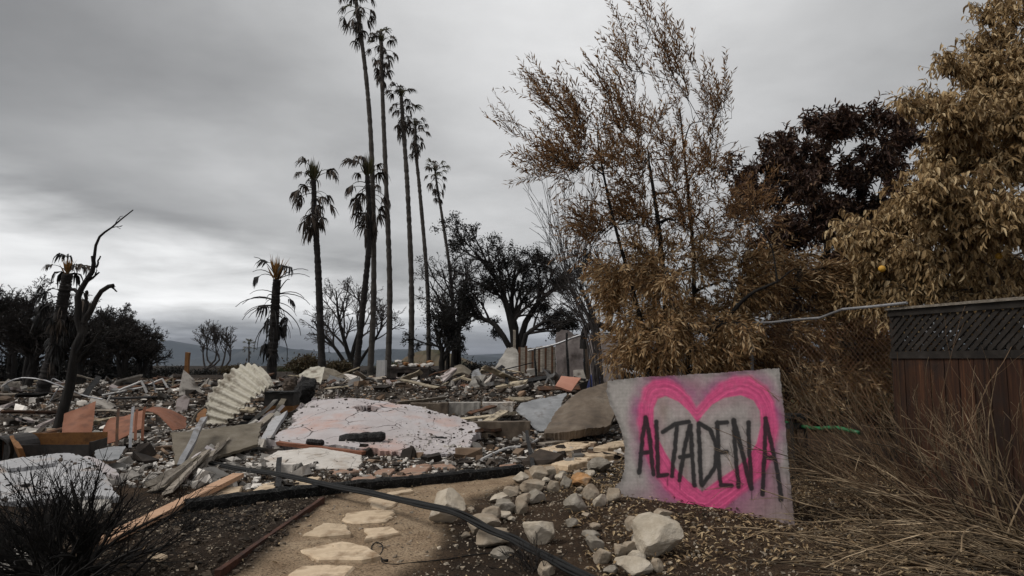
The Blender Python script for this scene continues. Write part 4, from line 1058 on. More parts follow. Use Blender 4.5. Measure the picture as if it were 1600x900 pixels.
def sign():
    BL, BR = G(973, 776), G(1241, 821)
    ax = nrm(np.array([BR[0] - BL[0], BR[1] - BL[1], 0])); back = np.array([-ax[1], ax[0], 0]); back = back if back[1] > 0 else -back
    upv = nrm(np.array([0, 0, 1.0]) + back * math.tan(math.radians(9))); N = nrm(np.cross(ax, upv))
    X, Y = np.meshgrid(np.arange(946, 1245.1, 1.0), np.arange(574, 838.1, 1.0), indexing='ij')
    sd = sd_poly(OUTL, X, Y) + .8 * sn(X, Y, 0, .25, 3, 2)
    a = (X - 800) / F; b = -(Y - 450) / F
    R_ = np.stack([a, math.cos(PITCH) - math.sin(PITCH) * b, math.sin(PITCH) + math.cos(PITCH) * b], -1)
    o = np.array([0, 0, CAM_H]); t = ((BL - o) @ N) / (R_ @ N)
    W = o + R_ * t[..., None]; ext = (sd < 1.2)
    nf = N if N[1] < 0 else -N
    Wt = W + nf * (.006 * sn(W[..., 0], W[..., 1], W[..., 2], 2.0, 2, 1))[..., None]
    nx, ny = X.shape; q = grid_faces(nx, ny); keep = ext[:-1, :-1] & ext[1:, 1:] & ext[1:, :-1] & ext[:-1, 1:]; q = q[keep]
    M = nx * ny; ed = {}
    for f in q.tolist():
        for x, y in ((f[0], f[1]), (f[1], f[2]), (f[2], f[3]), (f[3], f[0])):
            if (y, x) in ed: del ed[(y, x)]
            else: ed[(x, y)] = 1
    w = np.array([[y, x, x + M, y + M] for x, y in ed])
    V = np.vstack([Wt.reshape(-1, 3), (Wt - nf * .016).reshape(-1, 3)])
    F_ = np.vstack([q, q[:, ::-1] + M, w])
    used = np.zeros(2 * M, bool); used[F_.ravel()] = True; mp = np.cumsum(used) - 1
    # paint
    base = np.array([.36, .335, .315]) * np.ones(X.shape + (1,))
    blot = ss(.1, .9, sn(X, Y, 0, .018, 4, 3)); base = base * (1 - .22 * blot[..., None]) 
    base = base + (np.array([.20, .155, .115]) - base) * (np.exp(-(((X - 1036) / 9) ** 2 + ((Y - 640) / 22) ** 2)) * .6)[..., None]
    low = ss(735, 800, Y) * ss(1000, 1040, X); base = base + (np.array([.20, .135, .13]) - base) * (low * .65)[..., None]
    wob = 2.2 * sn(X, Y, 0, .06, 3, 4)
    so = sd_poly(H_OUT, X, Y) + wob; si = sd_poly(H_IN, X, Y)
    halo = (1 - ss(-2, 24, so)) * ss(-1, 2, si) * (.72 + .28 * sn(X, Y, 0, .07, 2, 2)); c = base + (np.array([.30, .085, .19]) - base) * (halo * .95)[..., None]
    # overspray drips at the notch and the lower corner
    ov = np.exp(-((X - 1088) / 16) ** 2 - ((Y - 606) / 24) ** 2) * .5 + np.exp(-((X - 1190) / 34) ** 2 - ((Y - 760) / 26) ** 2) * .55 + np.exp(-((X - 1050) / 55) ** 2 - ((Y - 778) / 24) ** 2) * .55 + np.exp(-((X - 1140) / 50) ** 2 - ((Y - 800) / 22) ** 2) * .5
    c = c + (np.array([.34, .10, .20]) - c) * np.clip(ov, 0, .8)[..., None]
    wash = ss(0, 12, -si) * 0 + (1 - ss(0, 26, si * -1)) * (si < 0) * .34 * (.6 + .4 * sn(X, Y, 0, .05, 3, 5)) + (si < 0) * .05
    c = c + (np.array([.40, .16, .22]) - c) * np.clip(wash, 0, .5)[..., None]
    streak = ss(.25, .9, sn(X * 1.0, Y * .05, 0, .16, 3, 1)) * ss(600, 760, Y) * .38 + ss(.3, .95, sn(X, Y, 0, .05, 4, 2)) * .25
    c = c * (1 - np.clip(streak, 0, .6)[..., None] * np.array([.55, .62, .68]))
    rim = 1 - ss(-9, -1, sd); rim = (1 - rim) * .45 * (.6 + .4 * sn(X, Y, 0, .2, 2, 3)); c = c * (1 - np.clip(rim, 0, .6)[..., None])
    pink = (1 - ss(-5, 3, so)) * ss(-1.5, 1.5, si)
    band = sn(so * .42 + si * .3, X * .02, Y * .02, 1, 2, 1)
    pk = np.array([.62, .075, .21]) + band[..., None] * np.array([.10, .030, .05])
    c = c + (pk - c) * (pink * np.clip(.86 + .10 * band - .12 * ss(.2, .9, sn(X, Y, 0, .11, 3, 4)), 0, 1))[..., None]
    blk = np.zeros(X.shape)
    for i, l in enumerate(LETTERS):
        d = seg_d(l, X + .8 * sn(X, Y, 0, .15, 2, 3), Y)
        blk = np.maximum(blk, (1 - ss(2.4, 5.2, d)) * .96); blk = np.maximum(blk, (1 - ss(3, 11, d)) * .26); x1, y1 = l[-1]; blk = np.maximum(blk, (1 - ss(.6, 1.7, np.abs(X - x1 - .6))) * (Y > y1) * (1 - ss(6 + 3 * (i % 4), 9 + 4 * (i % 4), Y - y1)) * .55 * (i % 3 == 0))
    c = c + (np.array([.018, .017, .018]) - c) * blk[..., None]
    c = np.clip(c, 0.005, 1)
    cols = np.concatenate([c, np.ones(X.shape + (1,))], -1).reshape(-1, 4)
    backc = np.tile(np.array([.20, .17, .14, 1.0]), (M, 1))
    cc = np.vstack([cols, backc])[used]
    mb = MB().add(V[used], mp[F_]); loc = BL.copy()
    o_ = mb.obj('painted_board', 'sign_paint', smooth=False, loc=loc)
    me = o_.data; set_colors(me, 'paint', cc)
    uv = me.uv_layers.new(name='UVMap'); li = np.empty(len(me.loops), np.int32); me.loops.foreach_get('vertex_index', li)
    uvv = np.stack([np.tile((X.ravel() - 946) / 265, 2), np.tile((838 - Y.ravel()) / 265, 2)], -1)[used]
    uv.data.foreach_set('uv', uvv[li].astype(np.float32).ravel())
    tag(o_, 'weathered canvas-textured board spray-painted with a pink heart and the black word ALTADENA', 'sign')
    # prop stake behind
    mb = MB(); c0 = (BL + BR) / 2 + back * .55; c0[2] = float(height(c0[0], c0[1])) - .05
    beam(mb, c0, (BL + BR) / 2 + back * .175 + np.array([0, 0, .85]), .05, .04, jit=.004, nseg=3)
    tag(mb.obj('prop_stake', 'wood_weathered', loc=c0), 'wooden stake propping the painted heart board from behind', 'stake')


sign()

# ------------------------------------------------------------------ stones
BIG = {0: 'large pale rounded boulder beside the sandy path under the cable', 5: 'pale blunt boulder standing alone among the leaf litter', 37: 'largest angular grey boulder below the painted board', 20: 'rust-orange broken stone in the stone row', 21: 'grey-brown speckled boulder beside the stacked sandstone slabs',
       3: 'long low flat stone half buried beneath the cable', 43: 'flat-topped cream stone in front of the largest boulder', 24: 'wide blunt grey stone on the dark mulch', 6: 'long loaf-shaped stone lying on top of the stone row', 1: 'brown-grey wedge stone next to the large pale boulder'}
STN = [(695, 801, 60, 54, 1), (752, 824, 60, 30, 0), (768, 809, 36, 26, 0), (772, 846, 54, 28, 0), (785, 868, 36, 16, 2), (842, 835, 50, 44, 1), (835, 761, 44, 24, 0), (842, 742, 31, 20, 0), (814, 750, 25, 19, 1), (796, 771, 28, 16, 0), (782, 780, 31, 14, 1), (789, 794, 35, 22, 2), (812, 793, 25, 26, 0),
       (822, 782, 25, 16, 0), (841, 779, 30, 20, 2), (788, 807, 23, 13, 1), (865, 760, 20, 21, 0), (886, 756, 18, 20, 2), (860, 739, 23, 16, 0), (877, 747, 18, 13, 1), (913, 752, 36, 22, 3), (935, 730, 44, 25, 2), (904, 740, 15, 11, 0), (922, 741, 18, 11, 1), (897, 791, 40, 31, 2),
       (925, 772, 30, 23, 0), (939, 785, 23, 21, 1), (959, 777, 25, 23, 0), (894, 819, 20, 15, 2), (931, 826, 17, 13, 0), (926, 839, 30, 15, 2), (931, 853, 27, 27, 2), (944, 872, 30, 26, 0), (969, 865, 21, 23, 0), (987, 859, 24, 23, 0), (976, 880, 27, 16, 1), (854, 893, 28, 22, 0),
       (1035, 847, 76, 64, 1), (1038, 805, 29, 14, 0), (1042, 817, 23, 14, 2), (1012, 812, 16, 11, 0), (997, 844, 18, 17, 2), (997, 872, 28, 15, 1), (995, 893, 52, 27, 1), (1028, 887, 20, 21, 0), (958, 893, 26, 15, 2), (992, 823, 27, 24, 0), (727, 838, 14, 9, 0), (735, 797, 12, 8, 0), (880, 741, 14, 10, 2), (852, 752, 16, 10, 1), (806, 765, 14, 10, 0), (908, 765, 14, 9, 0), (800, 812, 13, 8, 1), (917, 806, 14, 10, 0), (905, 777, 12, 9, 2)]
STONE_MARK = [(695, 801, 'close to the large pale boulder under the cable'), (768, 850, 'near the long flat stone beneath the cable'), (800, 785, 'in the thick of the stone row'), (842, 835, 'near the blunt boulder in the leaf litter'), (838, 752, 'around the long loaf-shaped stone'), (880, 748, 'between the loaf-shaped and rust-orange stones'), (915, 745, 'around the rust-orange stone'), (897, 791, 'by the wide grey stone on the mulch'), (945, 778, 'against the ragged edge of the painted board'), (930, 848, 'on bare mulch below the ragged edge of the board'), (985, 868, 'huddled beside the largest angular boulder'), (1038, 810, 'between the largest boulder and the painted board'), (854, 893, 'by the dead weed under the cable')]
SM = ['stone', 'stone_pale', 'stone_grey', 'stone_rust']
for i, (cx, cy, w, h, m) in enumerate(STN):
    g = G(cx, cy + h * .42); s_ = g[1] / F; W_, H_ = w * s_ * 1.06, h * s_ * 1.12
    v, t = rock((W_, W_ * random.uniform(.75, 1.0), H_), 400 + i, 4 if w > 30 else 3, planes=17 if w > 30 else 13, rough=.06)
    g[1] += W_ * .35; g[2] = float(height(g[0], g[1])) + H_ * .36
    o = MB().add(v, None, t).obj('boulder' if w > 40 else 'stone', SM[m]); o.location = g; o.rotation_euler = (0, 0, random.uniform(-.4, .4))
    spot = STONE_MARK[int(np.argmin([abs(cx - a) + 1.5 * abs(cy - b) for a, b, _ in STONE_MARK]))][2]; sz = 'small' if w < 19 else 'middling' if w < 28 else 'large'
    if i in BIG: tag(o, BIG[i], 'boulder' if w > 40 else 'stone')
    else: tag(o, sz + ' ' + ['buff', 'cream', 'dark grey', ''][m] + ' stone ' + spot, 'stone', ['buff stones edging the path', 'cream stones edging the path', 'grey stones edging the path', ''][m])
    if w <= 40: continue


# ------------------------------------------------------------------ flagstones
def slab_poly(pts, thick, name, mat_, parent, lift=.012, seed=0, tilt=None):
    r = np.random.default_rng(seed); W = np.array([G(*p) for p in pts]); out = []
    for a, b in zip(W, np.roll(W, -1, 0)):
        n = max(2, int(np.linalg.norm(b - a) / .06))
        for k in range(n):
            f = k / n; out.append(a + (b - a) * f + np.append(r.normal(size=2) * .010 * (0 < k), 0))
    out = np.array(out); n = len(out); c = out.mean(0)
    z0 = np.max([float(height(x, y)) for x, y, _ in out]) * .6 + c[2] * .4 + lift
    out[:, 2] = z0 + (tilt[0] * (out[:, 0] - c[0]) + tilt[1] * (out[:, 1] - c[1]) if tilt else 0)
    inner = c + (out - c) * .93; inner[:, 2] = out[:, 2] + .004; out2 = out.copy(); out2[:, 2] -= .008
    mid = c + (out - c) * .5; mid[:, 2] = out[:, 2] + .004 + r.normal(size=n) * .003
    bot = out.copy(); bot[:, 2] -= thick
    cc = c.copy(); cc[2] = z0 + .006
    V = np.vstack([bot, out2, inner, mid, cc[None]]); k = np.arange(n); k2 = (k + 1) % n
    q = np.vstack([np.stack([k, k2, k2 + n, k + n], -1), np.stack([k + n, k2 + n, k2 + 2 * n, k + 2 * n], -1), np.stack([k + 2 * n, k2 + 2 * n, k2 + 3 * n, k + 3 * n], -1)])
    t = np.stack([k + 3 * n, k2 + 3 * n, np.full(n, 4 * n)], -1)
    a_ = (out[:, 0] * np.roll(out[:, 1], -1) - np.roll(out[:, 0], -1) * out[:, 1]).sum()
    if a_ < 0: q = q[:, ::-1]; t = t[:, ::-1]
    o = MB().add(V, q, t).obj(name, mat_, loc=c)
    if parent: o.parent = parent
    return o


def z6(*p): return [(300 + a / 4, 675 + b / 4) for a, b in p]
def z7(*p): return [(600 + a / 4, 675 + b / 4) for a, b in p]


FL = [z6((1090, 440), (1150, 420), (1270, 425), (1305, 445), (1260, 480), (1195, 505), (1120, 485)), z6((935, 560), (960, 525), (1100, 510), (1265, 510), (1260, 550), (1170, 585), (1000, 583)), z6((690, 660), (820, 580), (960, 595), (990, 672), (800, 675)), z6((1070, 615), (1240, 610), (1305, 660), (1075, 702), (1095, 655)),
      z6((670, 750), (940, 700), (1110, 755), (1180, 800), (1060, 830), (790, 827)), z6((600, 910), (680, 855), (850, 848), (1020, 860), (960, 940), (700, 970)), z6((1210, 395), (1370, 370), (1390, 385), (1250, 408)), z7((0, 610), (60, 612), (108, 660), (10, 690), (-20, 650))]
for i, p in enumerate(FL[:7]): slab_poly(p, .05, 'flagstone', 'flagstone', path, .020, i)
for i, p in enumerate([z6((105, 425), (180, 365), (320, 350), (300, 388), (190, 424)), z6((375, 385), (430, 345), (520, 325), (520, 368), (440, 385)), z6((640, 355), (650, 310), (790, 292), (800, 335), (720, 352)), z6((-280, 800), (-230, 770), (-150, 790), (-200, 830))]):
    slab_poly(p, .05, 'flagstone', 'flagstone', ground, .020, 30 + i)
for i, p in enumerate([[(-20, 900), (8, 862), (60, 853), (84, 878), (70, 915)], [(98, 787), (140, 772), (180, 778), (166, 801), (120, 803)]]):
    slab_poly(p, .05, 'flagstone', 'concrete', ground, .020, 80 + i)
for i, p in enumerate([z6((850, 255), (940, 235), (1070, 240), (1000, 268), (900, 272)), z6((1140, 258), (1190, 238), (1275, 242), (1235, 275), (1150, 280)), z6((1230, 292), (1330, 245), (1500, 232), (1440, 272), (1300, 296)), z6((1000, 300), (1120, 280), (1165, 308), (1020, 318)), z6((1360, 222), (1460, 205), (1500, 222), (1400, 236)), z7((300, 215), (420, 205), (450, 232), (360, 240)), z7((720, 218), (820, 206), (850, 222), (760, 232)), z7((940, 130), (1180, 62), (1330, 70), (1240, 118), (1060, 145))]):
    slab_poly(p, .05, 'flagstone', 'flagstone_red' if i < 7 else 'flagstone', ground, .018, 40 + i)
SLB = [(z7((1045, 225), (1170, 182), (1285, 180), (1275, 215), (1150, 248)), 'lowest sandstone slab lying between the stone row and the board'), (z7((1225, 152), (1330, 142), (1455, 152), (1450, 172), (1380, 182), (1240, 172)), 'middle sandstone slab beside the painted board'), (z7((1308, 124), (1420, 80), (1505, 64), (1540, 100), (1505, 122), (1400, 138)), 'upper sandstone slab tucked against the painted board')]
for i, (p, lab) in enumerate(SLB): tag(slab_poly(p, .07, 'sandstone_slab', 'flagstone', None, .055, 60 + i, (.02, -.03)), lab, 'stone slab')

# ------------------------------------------------------------------ cables, timbers and boards in the foreground
CB = [(327, 724, 8.6), (375, 733, 8.25), (425, 740, 7.9), (475, 750, 7.4), (525, 761, 6.9), (575, 770, 6.5), (625, 782, 6.0), (660, 789, 5.7), (700, 798, 5.42), (740, 815, 5.3), (775, 832, 5.15), (805, 845, 5.0), (837, 862, 4.8), (875, 882, 4.57), (912, 900, 4.35), (960, 925, 4.1)]
cpt = np.array([P(*c) for c in CB])
for i, (off, rad, lab) in enumerate([((0, 0, 0), .017, 'thick black cable draped over the large pale boulder'), ((.01, .028, .012), .012, 'thinner black cable running alongside the thick cable'), ((-.012, -.022, -.008), .009, 'thinnest black cable twisted along the thick cable')]):
    c = catmull(cpt + np.array(off), 90); c[:, :2] += (i > 0) * .010 * np.stack([np.sin(np.arange(90) * .5 + i), np.cos(np.arange(90) * .37)], -1)
    c[:, 2] = np.maximum(c[:, 2], height(c[:, 0], c[:, 1]) + rad)
    mb = MB(); tube_closed(mb, c, rad, 8); tag(mb.obj('cable', 'rubber', smooth=True, loc=c[0]), lab, 'cable')
wpx = z6((1075, 805), (1130, 790), (1180, 770), (1190, 720), (1150, 700), (1122, 730), (1140, 775), (1185, 800), (1190, 825), (1260, 838), (1400, 825), (1600, 805)) + [(735, 870), (770, 866)]
c = catmull(np.array([G(*p) + np.array([0, 0, .012]) for p in wpx]), 70); mb = MB(); tube_closed(mb, c, .004, 5)
tube_closed(mb, [c[0], c[0] + [-.03, .02, .01]], .013, 6); tube_closed(mb, [c[40], c[40] + [.045, -.01, .004]], .010, 6)
tag(mb.obj('wire', 'rubber', smooth=True, loc=c[0]), 'thin black wire with a small loop lying on the flagstone', 'wire')


def gpl(name, mat_, a, b, w, t, label, cat, lift=None, nseg=4, jit=.006, roll=0, seed=0, group=None, da=0, db=0):
    """board lying between two ground pixels"""
    p0, p1 = G(*a), G(*b); lz = t / 2 if lift is None else lift; p0[2] += lz + da; p1[2] += lz + db
    mb = MB(); beam(mb, p0, p1, w, t, roll, nseg, jit, seed=seed); o = mb.obj(name, mat_, loc=(p0 + p1) / 2)
    return tag(o, label, cat, group)


gpl('plank', 'wood_new', (158, 858), (372, 754), .125, .045, 'fresh orange-brown plank lying diagonally across the dark flower bed', 'plank', lift=.05, jit=.003, db=.03)
# edging: steel strip standing on edge
e0, e1 = G(340, 908), G(504, 788); mb = MB(); beam(mb, e0 + [0, 0, .02], e1 + [0, 0, .02], .035, .10, 0, 8, .004)
tag(mb.obj('garden_edging', 'edging_rust', loc=e0), 'rusty brown edging strip between the dark bed and the sandy path', 'edging')
# charred timber
bp_ = np.array([G(*p) for p in [(290, 800), (400, 786), (500, 774), (600, 764), (700, 754), (814, 741)]]); c = catmull(bp_, 70); c[:, 2] += .05
th = np.arange(10) * 2 * np.pi / 10
T = nrm(np.gradient(c, axis=0)); A = nrm(np.cross(T, [0, 0, 1])); B = np.cross(A, T)
sq = 1 / np.maximum(np.abs(np.cos(th)), np.abs(np.sin(th))) ** .7
V = c[:, None] + (A[:, None] * np.cos(th)[None, :, None] + B[:, None] * np.sin(th)[None, :, None]) * (.068 * sq)[None, :, None]
V = V + (.008 * sn(V[..., 0], V[..., 1], V[..., 2], 9, 3, 1) + .004 * rng.normal(size=V.shape[:2]))[..., None] * nrm(V - c[:, None])
n_, s__ = 70, 10; i_, j_ = np.meshgrid(np.arange(n_ - 1), np.arange(s__), indexing='ij'); q = np.stack([i_ * s__ + j_, i_ * s__ + (j_ + 1) % s__, (i_ + 1) * s__ + (j_ + 1) % s__, (i_ + 1) * s__ + j_], -1).reshape(-1, 4)
Vf = np.vstack([V.reshape(-1, 3), c[0], c[-1]]); t_ = [[700, (k + 1) % 10, k] for k in range(10)] + [[701, 690 + k, 690 + (k + 1) % 10] for k in range(10)]
tag(MB().add(Vf, q, t_).obj('charred_timber', 'char_beam', loc=c[0]), 'long blackened timber lying across the path', 'timber')
gpl('charred_timber', 'char', (436, 733), (434, 768), .055, .05, 'short charred stub standing across the long blackened timber', 'timber', da=.10, nseg=4, jit=.006)
gpl('charred_timber', 'char', (823, 690), (833, 735), .05, .045, 'thin charred post leaning by the end of the long timber', 'timber', da=.14, nseg=4, jit=.005)
pw = np.array([G(*p) + np.array([0, 0, .03]) for p in [(752, 722), (772, 712), (795, 703), (820, 700), (835, 693), (845, 685), (836, 677)]]); mb = MB(); tube_closed(mb, catmull(pw, 26), .022, 6)
tag(mb.obj('bent_pipe', 'pipe_white', loc=pw[0]), 'bent white pipe lying in front of the brown foundation wall', 'pipe')
for i in range(5):
    gpl('plank', 'wood_weathered', (846 - i, 697 - i * 6), (886 + (i % 3) * 3, 692 - i * 6.2), .14, .045, ['bottom', 'second', 'third', 'fourth', 'top'][i] + ' board of the little stack by the leaning concrete', 'plank', lift=.03 + i * .012, jit=.008, seed=i)


# ------------------------------------------------------------------ collapsed sheets and slabs
def sheet(name, mat_, rows, label, cat, thick=.05, nu=26, nv=26, group=None, **kw):
    C = pp(rows); o = patch(C, nu, nv, thick, **kw).obj(name, mat_, loc=np.array(C[-1][0])); return tag(o, label, cat, group)


PINK = sheet('stucco_slab', 'stucco_pink', [[(490, 625, 13.8), (555, 622, 13.8), (640, 633, 13.4), (700, 647, 12.6), (745, 660, 11.8)], [(458, 643, 12.6), (535, 628, 12.9), (630, 641, 12.5), (698, 658, 11.9), (752, 672, 11.2)], [(436, 672, 11.2), (520, 664, 11.3), (610, 675, 11), (690, 691, 10.6), (742, 692, 10.6)], [(412, 700, 10.2), (510, 695, 10.2), (600, 707, 9.9), (680, 711, 9.9), (726, 708, 10)]],
      'broad pinkish stucco slab with a hole, slumped over the rubble', 'slab', .10, 56, 76, amp=.035, nscale=1.8, edge=.04, seed=3, hole=lambda u, v: ((u - .40) / .06) ** 2 + ((v - .36) / .05) ** 2 < 1)
sheet('stucco_slab', 'stucco_white', [[(434, 704, 9.55), (500, 700, 9.55), (566, 711, 9.36)], [(412, 716, 9.17), (485, 715, 9.17), (566, 722, 9.07)], [(388, 730, 8.78), (465, 731, 8.78), (562, 735, 8.69)]], 'cream cracked stucco strip lying along the foot of the pink slab', 'slab', .10, 22, 40, amp=.012, edge=.03, seed=5)
sheet('stucco_slab', 'stucco_grey', [[(426, 652, 12.4), (450, 640, 12.8)], [(414, 672, 11.6), (436, 664, 11.8)], [(404, 694, 10.8), (418, 692, 10.8)]], 'narrow blue-grey slab tilted against the pink slab', 'slab', .06, 16, 10, amp=.01, edge=.06, seed=6)
GREY = sheet('stucco_slab', 'stucco_grey', [[(-60, 728, 8.05), (50, 713, 8.33), (110, 708, 8.42), (146, 720, 8.14)], [(-60, 752, 7.41), (60, 738, 7.59), (122, 732, 7.69), (166, 746, 7.41)], [(-60, 790, 6.59), (50, 780, 6.68), (125, 776, 6.77), (190, 778, 6.86)]], 'large grey stucco sheet lying behind the burnt shrub', 'slab', .06, 34, 50, amp=.025, nscale=2, edge=.04, seed=7)
sheet('stucco_slab', 'stucco_grey', [[(-10, 722, 7.96), (40, 714, 8.10), (92, 716, 8.05)], [(10, 735, 7.59), (50, 730, 7.69), (86, 724, 7.78)]], 'torn grey stucco flap resting on the large grey sheet', 'slab', .04, 16, 24, amp=.015, edge=.08, seed=8)
sheet('stucco_slab', 'stucco_pink', [[(104, 712, 8.65), (140, 712, 8.65), (170, 725, 8.46)], [(140, 742, 7.73), (165, 742, 7.73), (192, 745, 7.73)]], 'small pinkish stucco shard beside the large grey sheet', 'slab', .05, 14, 14, amp=.012, edge=.08, seed=9)
sheet('wall_panel', 'panel_olive', [[(266, 676, 9.97), (330, 669, 10.23), (412, 658, 10.68)], [(272, 727, 8.99), (330, 716, 9.26), (404, 694, 9.79)]], 'olive-brown fibre panel leaning behind the grey downspout', 'panel', .04, 20, 28, amp=.008, edge=.03, seed=10)
sheet('concrete_slab', 'concrete_brown', [[(866, 641, 12.6), (905, 613, 13), (952, 595, 13.4)], [(857, 660, 12), (910, 640, 12.2), (966, 625, 12.6)], [(848, 676, 11.3), (905, 675, 11.3), (955, 664, 11.7)]], 'big brown concrete slab tipped up beside the painted board', 'slab', .14, 40, 48, amp=.035, nscale=2.5, edge=.022, seed=11)
sheet('metal_flashing', 'sheet_grey', [[(812, 632, 13.4), (845, 622, 13.5), (890, 610, 13.7)], [(806, 641, 13), (840, 641, 12.8), (874, 640, 12.8)], [(832, 660, 12.2), (841, 673, 12), (854, 672, 12)]], 'crumpled blue-grey metal flashing against the tipped concrete', 'sheet metal', .012, 24, 26, amp=.03, nscale=3, edge=.05, seed=12)
sheet('ribbed_sheet', 'metal_sheet', [[(320, 664, 12.88), (334, 666, 12.60), (346, 666, 12.42)], [(326, 622, 13.25), (350, 632, 12.79), (374, 642, 12.42)], [(348, 588, 13.62), (375, 603, 13.06), (400, 619, 12.60)], [(384, 569, 13.98), (404, 586, 13.43), (420, 605, 12.97)], [(412, 576, 14.35), (422, 588, 13.89), (428, 604, 13.62)]],
      'pale corrugated sheet curled up like an arch', 'sheet metal', .02, 90, 20, amp=.02, edge=.03, seed=13, ripple=lambda u, v: .035 * np.sign(np.sin(u * 75)) * np.abs(np.sin(u * 75)) ** .5)
sheet('bent_sheet', 'metal_sheet', [[(466, 584, 21.16), (485, 573, 21.62), (508, 571, 21.62)], [(472, 606, 20.24), (490, 604, 20.24), (502, 604, 20.24)]], 'cream buckled sheet standing behind the pink slab', 'sheet metal', .02, 16, 24, amp=.06, nscale=3, edge=.04, seed=14)
sheet('bent_sheet', 'panel_olive', [[(505, 572, 23.5), (530, 580, 23.5), (556, 598, 23)], [(500, 606, 22), (525, 606, 22), (550, 606, 22)]], 'brown triangular roof sheet leaning on the buckled cream sheet', 'sheet metal', .03, 16, 20, amp=.03, edge=.03, seed=15)
sheet('bent_sheet', 'stucco_white', [[(532, 582, 24), (560, 588, 24), (583, 598, 24)], [(540, 590, 23), (562, 598, 23), (580, 604, 23)]], 'pale narrow roof strip sliding off the brown roof sheet', 'sheet metal', .04, 10, 20, amp=.02, edge=.04, seed=16)
sheet('rusty_sheet', 'rust_orange', [[(100, 646, 10.71), (128, 636, 10.88), (150, 626, 11.05)], [(97, 668, 10.54), (122, 662, 10.54), (147, 655, 10.71)], [(95, 692, 10.20), (120, 690, 10.20), (143, 690, 10.20)]], 'tall rust-orange metal sheet standing by the charred trunk', 'sheet metal', .012, 20, 20, amp=.03, nscale=2.5, edge=.02, seed=17)
sheet('rusty_sheet', 'rust_orange', [[(172, 652, 11.09), (200, 646, 11.26), (226, 638, 11.42)], [(160, 672, 10.75), (190, 664, 10.84), (226, 652, 11.09)], [(157, 694, 10.33), (185, 686, 10.42), (222, 668, 10.75)]], 'wide rust-orange metal sheet sagging behind thin stakes', 'sheet metal', .012, 20, 24, amp=.03, nscale=2.5, edge=.02, seed=18)
sheet('rusty_sheet', 'rust_orange', [[(222, 640, 11.87), (250, 634, 12.21), (292, 652, 12.38)], [(245, 645, 11.52), (268, 655, 11.52), (293, 668, 11.70)], [(270, 674, 11.01), (280, 672, 11.18), (292, 668, 11.52)]], 'folded rust-orange sheet arched beside the grey pillar', 'sheet metal', .012, 20, 22, amp=.03, nscale=3, edge=.03, seed=19)
sheet('rusty_sheet', 'rust_yellow', [[(308, 648, 12.33), (318, 638, 12.51), (324, 640, 12.51)], [(306, 660, 12.14), (314, 660, 12.14), (322, 654, 12.14)]], 'small yellow rusted scrap next to the curled ribbed sheet', 'sheet metal', .02, 10, 10, amp=.02, edge=.1, seed=20)
sheet('concrete_slab', 'concrete', [[(792, 543, 27), (804, 543, 27), (812, 553, 26.6)], [(776, 570, 26.5), (800, 570, 26), (815, 572, 26)], [(762, 594, 25.5), (795, 594, 25), (822, 592, 25)]], 'grey concrete wedge standing upright in the rubble below a post', 'slab', .25, 18, 18, amp=.03, edge=.03, seed=21)
sheet('salmon_panel', 'salmon', [[(877, 587, 15.6), (908, 590, 15.6)], [(867, 603, 15), (893, 611, 15)]], 'salmon-coloured panel tilted on the rubble', 'panel', .04, 8, 10, amp=.004, edge=.02, seed=22)
sheet('roof_piece', 'tile_brown', [[(704, 610, 19.5), (722, 600, 19.6), (745, 602, 19.6)], [(700, 624, 19), (722, 620, 18.8), (738, 624, 18.8)]], 'brown tiled roof corner collapsed under pale boards', 'roof fragment', .06, 14, 16, amp=.03, nscale=4, edge=.05, seed=23)
sheet('roof_piece', 'panel_olive', [[(708, 572, 24), (722, 569, 24), (738, 580, 24)], [(706, 588, 23.5), (722, 582, 23.5), (734, 586, 23.5)]], 'olive roof fragment tipped up behind the pale boards', 'roof fragment', .05, 10, 12, amp=.02, edge=.05, seed=24)
sheet('metal_flashing', 'sheet_grey', [[(738, 580, 21), (748, 574, 21.4)], [(736, 592, 20.6), (756, 594, 20.6)]], 'upright grey metal scrap beside the pale boards', 'sheet metal', .012, 10, 10, amp=.03, edge=.05, seed=25)
sheet('metal_flashing', 'sheet_grey', [[(146, 706, 9.11), (175, 698, 9.38), (198, 698, 9.38)], [(148, 716, 8.74), (172, 718, 8.56), (186, 716, 8.65)]], 'flat blue-grey sheet lying by the rusty bin', 'sheet metal', .012, 12, 14, amp=.02, edge=.05, seed=26)


def px_beam(name, mat_, a, b, w, t, label, cat, nseg=4, jit=.008, roll=0, seed=0, group=None):
    p0, p1 = P(*a), P(*b); mb = MB(); beam(mb, p0, p1, w, t, roll, nseg, jit, seed=seed)
    return tag(mb.obj(name, mat_, loc=(p0 + p1) / 2), label, cat, group)


px_beam('plank', 'rust_orange', (434, 692, 10.3), (568, 708, 9.75), .10, .05, 'scorched orange board under the edge of the pink slab', 'plank', 8, .006)
for nm_, a_, b_, rad_, lab in [('log', (530, 687, 10.45), (602, 681, 10.5), .075, 'thick charred log lying on the pink slab'), ('log', (480, 690, 10.15), (506, 692, 10.1), .045, 'small charred chunk on the scorched orange board')]:
    c = np.linspace(P(*a_), P(*b_), 14) + rng.normal(size=(14, 3)) * rad_ * .06; mb = MB(); tube_closed(mb, c, rad_ * (1 + rng.normal(size=14) * .04) * np.r_[.8, np.ones(12), .7], 9); tag(mb.obj('charred_log', 'char', loc=c[0]), lab, 'log')
sheet('hole_shade_sheet', 'char', [[(545, 640, 12.9), (605, 640, 12.9)], [(545, 668, 12.1), (605, 668, 12.1)]], 'black sheet added beneath the hole in the pink slab to darken it', 'sheet', .03, 8, 8, amp=.01, edge=.03, seed=41)  # added black sheet, stands in for the shade inside the slab's hole
px_beam('downspout', 'metal_dull', (319, 654, 9.9), (281, 729, 8.75), .075, .06, 'dull grey downspout leaning on the olive panel', 'pipe', 6, .008)
